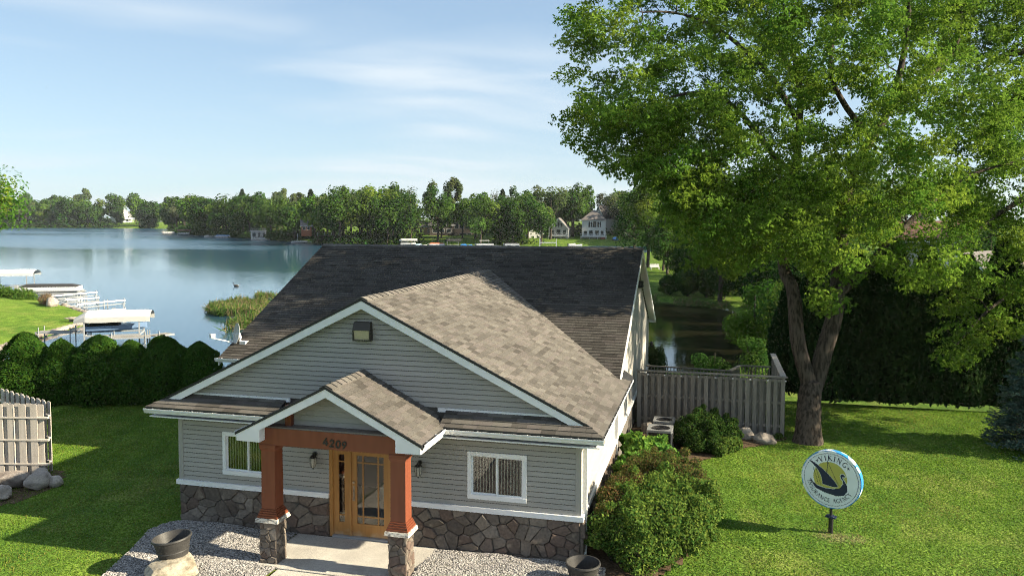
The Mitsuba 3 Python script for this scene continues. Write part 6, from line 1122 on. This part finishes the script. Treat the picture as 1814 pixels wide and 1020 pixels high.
v, f = icos(2); add('body', (v*[.42, .2, .19]+gp+[0, 0, .1], f), 'm_goose', K, smooth=True); add('neck', tube([gp+[-.36, 0, .16], gp+[-.46, 0, .34], gp+[-.45, 0, .5], gp+[-.58, 0, .53], gp+[-.68, 0, .5]], [.07, .05, .045, .06, .02], 8), 'm_black', K, smooth=True); add('tail', hexa([gp+[.36, -.1, .12], gp+[.58, -.03, .2], gp+[.58, .03, .2], gp+[.36, .1, .12]], [gp+[.34, -.09, .2], gp+[.58, -.03, .22], gp+[.58, .03, .22], gp+[.34, .09, .2]]), 'm_white', K)
# reeds
def reeds(label, pts, n, seed):
    r_ = rngs(seed); P_ = Polygon(pts).buffer(.3); x0, y0, x1, y1 = P_.bounds; p = np.stack([r_.uniform(x0, x1, n*4), r_.uniform(y0, y1, n*4)], 1); den = meshkit.fbm(np.c_[p*.35, p[:, :1]*0], 3, seed); p = p[shapely.contains(P_, shapely.points(p)) & (den > .38)][:n]; n = len(p)
    h_ = r_.uniform(.55, 1.25, n)*(.7+.6*meshkit.noise(np.c_[p*.4, p[:, :1]*0], seed)); c = np.c_[p, WZ+h_*.5-.05]; col = tint(n, r_, (.095, .16, .036), .3, .3); k = r_.random(n) < .33; col[k] = tint(k.sum(), r_, (.26, .21, .12), .25, .1)
    K = thing('reed_bed', label, 'reeds'); m = leaves(c, 1.0, .05, col, r_, None, 1.0, np.tile([0, 0, 5.0], (n, 1))); v = m[0].reshape(-1, 4, 3); ctr = v.mean(1, keepdims=True); v = ctr+(v-ctr)*np.stack([h_*0+1.6, h_*0+1.6, h_], 1)[:, None]; leaf_obj('blades', (v.reshape(-1, 3), m[1], m[2]), K, kind='stuff')
reeds('bed of green and straw coloured reeds in the shallow water left of the roof', [(-45.3, 66.5), (-41.5, 60.5), (-38.2, 58.0), (-35.5, 60.0), (-38.5, 66), (-43, 77), (-46.5, 79), (-44, 71)], 3600, 221)
reeds('sparse straw reeds between the reed bed and the satellite dish', [(-33.8, 53.5), (-30.6, 47.0), (-28.8, 49.0), (-29.6, 55.5), (-33.8, 60)], 520, 222)
reeds('reeds along the seawall at the end of the still inlet right of the gable', [(5.0, 83.5), (10, 81.8), (17, 78.0), (17.4, 79.5), (10.5, 83.6), (5.2, 85.4)], 900, 223)
# far shore craft
def afloat(x, y):
    p = np.array(out(x, y)); v_ = p-CAM[:2]; k = 1.06
    while k > .8 and not LAKE.contains(Point(CAM[:2]+v_*k).buffer(2.2)): k -= .004
    return (*(CAM[:2]+v_*k), WZ)
def side(c): return math.atan2(c[1]-CAM[1], c[0]-CAM[0])-math.pi/2
q_ = afloat(-193.1, 287.4); pontoon('pontoon boat under a bright blue cover on the wooded point', q_, side(q_), 8.6, None, 'm_canvas_blue')
q_ = afloat(-278.9, 364); pontoon('dark canopied pontoon boat farthest left along the wooded point', q_, side(q_)+.1, 8.5, 'm_canvas_dark')
q_ = afloat(-244.9, 331.3); lift('brown canopied boat lift left of the blue covered pontoon boat', q_, side(q_), 9, 3.4, .6, 3.0, 'm_roof_red'); pontoon('white pontoon boat under the brown canopied lift', (q_[0], q_[1], WZ+.3), side(q_), 7.4, None, None)
q_ = afloat(-202.3, 290.3); runabout('small white motor boat just left of the blue covered pontoon boat', q_, side(q_)+.3, 5.2, 'm_white', 'm_canvas')
q_ = afloat(-168, 277.5); pontoon('pontoon boat with pale canopy moored below the white boathouse', q_, side(q_), 7.8, 'm_canvas', 'm_canvas_dark')
dock('long dock below the white boathouse', [(q_[0]-7, q_[1]+5), (q_[0]+9, q_[1]+3)], 1.6, WZ+.6)
q_ = afloat(-123.2, 227.5); runabout('white boat with upright pole and long bright reflection on the water', q_, side(q_)+.1, 6.8, 'm_white'); add('mast', tube([(q_[0]-.8, q_[1], WZ+.5), (q_[0]-.8, q_[1], WZ+4.2)], .09, 6), 'm_white', 'motor_boat_002'); dock('dock with railing posts behind the white boat with the pole', [(q_[0]-4, q_[1]+3), (q_[0]+10, q_[1]+3.5)], 1.4, WZ+.55)
K = thing('lookout_deck', 'dark raised wooden lookout deck with white railing on the wooded slope', 'deck'); dk = np.array([*out(-113.5, 229.5)]); g0 = gz(*dk); T_ = local((dk[0], dk[1], WZ), side(dk))
add('platform', T_(box(-4.5, 4.5, 0, 4, 3.4, 3.7)), 'm_darkwood', K)
for x_ in np.linspace(-4.3, 4.3, 4): add('post', T_(box(x_-.15, x_+.15, .1, .4, -1, 3.399)), 'm_darkwood', K); add('rail_post', T_(box(x_-.07, x_+.07, .0, .14, 3.701, 5.0)), 'm_white', K)
add('rail', T_(box(-4.5, 4.5, .0, .12, 5.0, 5.12)), 'm_darkwood', K); add('shed', T_(box(-2.8, 4.0, 1.2, 4.2, -1, 3.39)), 'm_wall_dark', K)
q_ = afloat(-89.5, 242.1); lift('grey canopied boat lift at the left end of the boats above the roof ridge', q_, side(q_), 6.8, 3, .6, 2.7, 'm_canvas'); runabout('white motor boat under the grey canopied lift above the roof ridge', (q_[0], q_[1], WZ+.6), side(q_), 5.8, 'm_white', 'm_canvas')
q_ = afloat(-85.2, 243); runabout('pale blue white motor boat right of the grey canopied lift', q_, side(q_)+.4, 5.2, 'm_white', 'm_canvas_lightblue')
q_ = afloat(-79.3, 243.6); pontoon('pontoon boat with orange red cover above the roof ridge', q_, side(q_), 6.6, None, 'm_canvas_red')
q_ = afloat(-74.0, 244.8); lift('black canopied boat lift right of the orange covered boat', q_, side(q_), 6.2, 3, .6, 2.5, 'm_canvas_dark')
q_ = afloat(-69.6, 245.9); runabout('low blue covered boat right of the black canopied lift', q_, side(q_), 4.6, 'm_canvas_blue', 'm_canvas_blue')
q_ = afloat(-63.1, 247.7); pontoon('grey pontoon boat with open canopy frame in front of the willow-like tree', q_, side(q_), 7.4, 'm_canvas', None); dock('pale dock beside the grey pontoon boat', [(q_[0]-6, q_[1]-1.0), (q_[0]+6.5, q_[1]-1.5)], 1.2, WZ+.5)
q_ = afloat(-54.1, 249.9); pontoon('small pontoon boat with pale side panels left of the white poled lift', q_, side(q_), 6.2, None, 'm_canvas_dark')
q_ = afloat(-42.1, 253); K = thing('lift_frame', 'white four posted lift frame in front of the white gabled house', 'boat lift'); T_ = local(q_, side(q_))
for x_ in (-3.2, 3.2):
    for y_ in (0, 3): add('post', T_(box(x_-.12, x_+.12, y_-.12, y_+.12, -1, 3.0)), 'm_white', K)
add('beam', T_(cat([box(-3.3, 3.3, -.1, .1, 1.4, 1.62)])), 'm_white', K); add('beam', T_(box(-3.3, 3.3, 2.9, 3.1, 1.4, 1.62)), 'm_white', K)
q_ = afloat(-33, 255.2); runabout('white motor boat moored in front of the hip roofed house', q_, side(q_)+.2, 5.6, 'm_white', 'm_canvas')
q_ = out(-19.5, 258.6); K = thing('covered_boat', 'boat under a blue tarpaulin on the lawn at the right end of the roof ridge', 'boat'); T_ = local((q_[0], q_[1], gz(*q_)), side(q_))
add('tarpaulin', T_(lump((0, 0, .7), (2.2, 1.1, .85), 230, .12, 3)[:2]), 'm_canvas_blue', K, smooth=True); add('trailer', T_(cat([beam((-2.2, 0, .3), (2.4, 0, .3), .2, .12)])), 'm_metal_dark', K)
K = thing('garden_chair', 'pale garden furniture under the bare trunk tree right of the gable', 'chair'); gp = np.array(out(4.0, 112)); g0 = gz(*gp); T_ = local((gp[0], gp[1], g0), 0.3)
add('seat', T_(box(-.9, .9, -.4, .4, .42, .5)), 'm_white', K); add('backrest', T_(box(-.9, .9, .36, .44, .5, 1.05)), 'm_white', K)
for x_ in (-.8, .8):
    for y_ in (-.35, .35): add('leg', T_(box(x_-.05, x_+.05, y_-.05, y_+.05, 0, .42)), 'm_white', K)

# ------------------------------------------------------------------ thin summer haze over the lake
scene['haze_air'] = {'type': 'homogeneous', 'albedo': 0.95, 'sigma_t': 0.00008, 'phase': {'type': 'hg', 'g': 0.3}}
scene['haze'] = {'type': 'cube', 'to_world': mi.ScalarTransform4f().translate([0, 1150, 34.0]).scale([1720, 1300, 40.5]), 'bsdf': {'type': 'null'}, 'interior': {'type': 'ref', 'id': 'haze_air'}}
labels['haze'] = {'label': 'thin pale haze over the lake and far shore', 'category': 'haze', 'kind': 'stuff'}
scene['camera']['medium'] = {'type': 'ref', 'id': 'haze_air'}
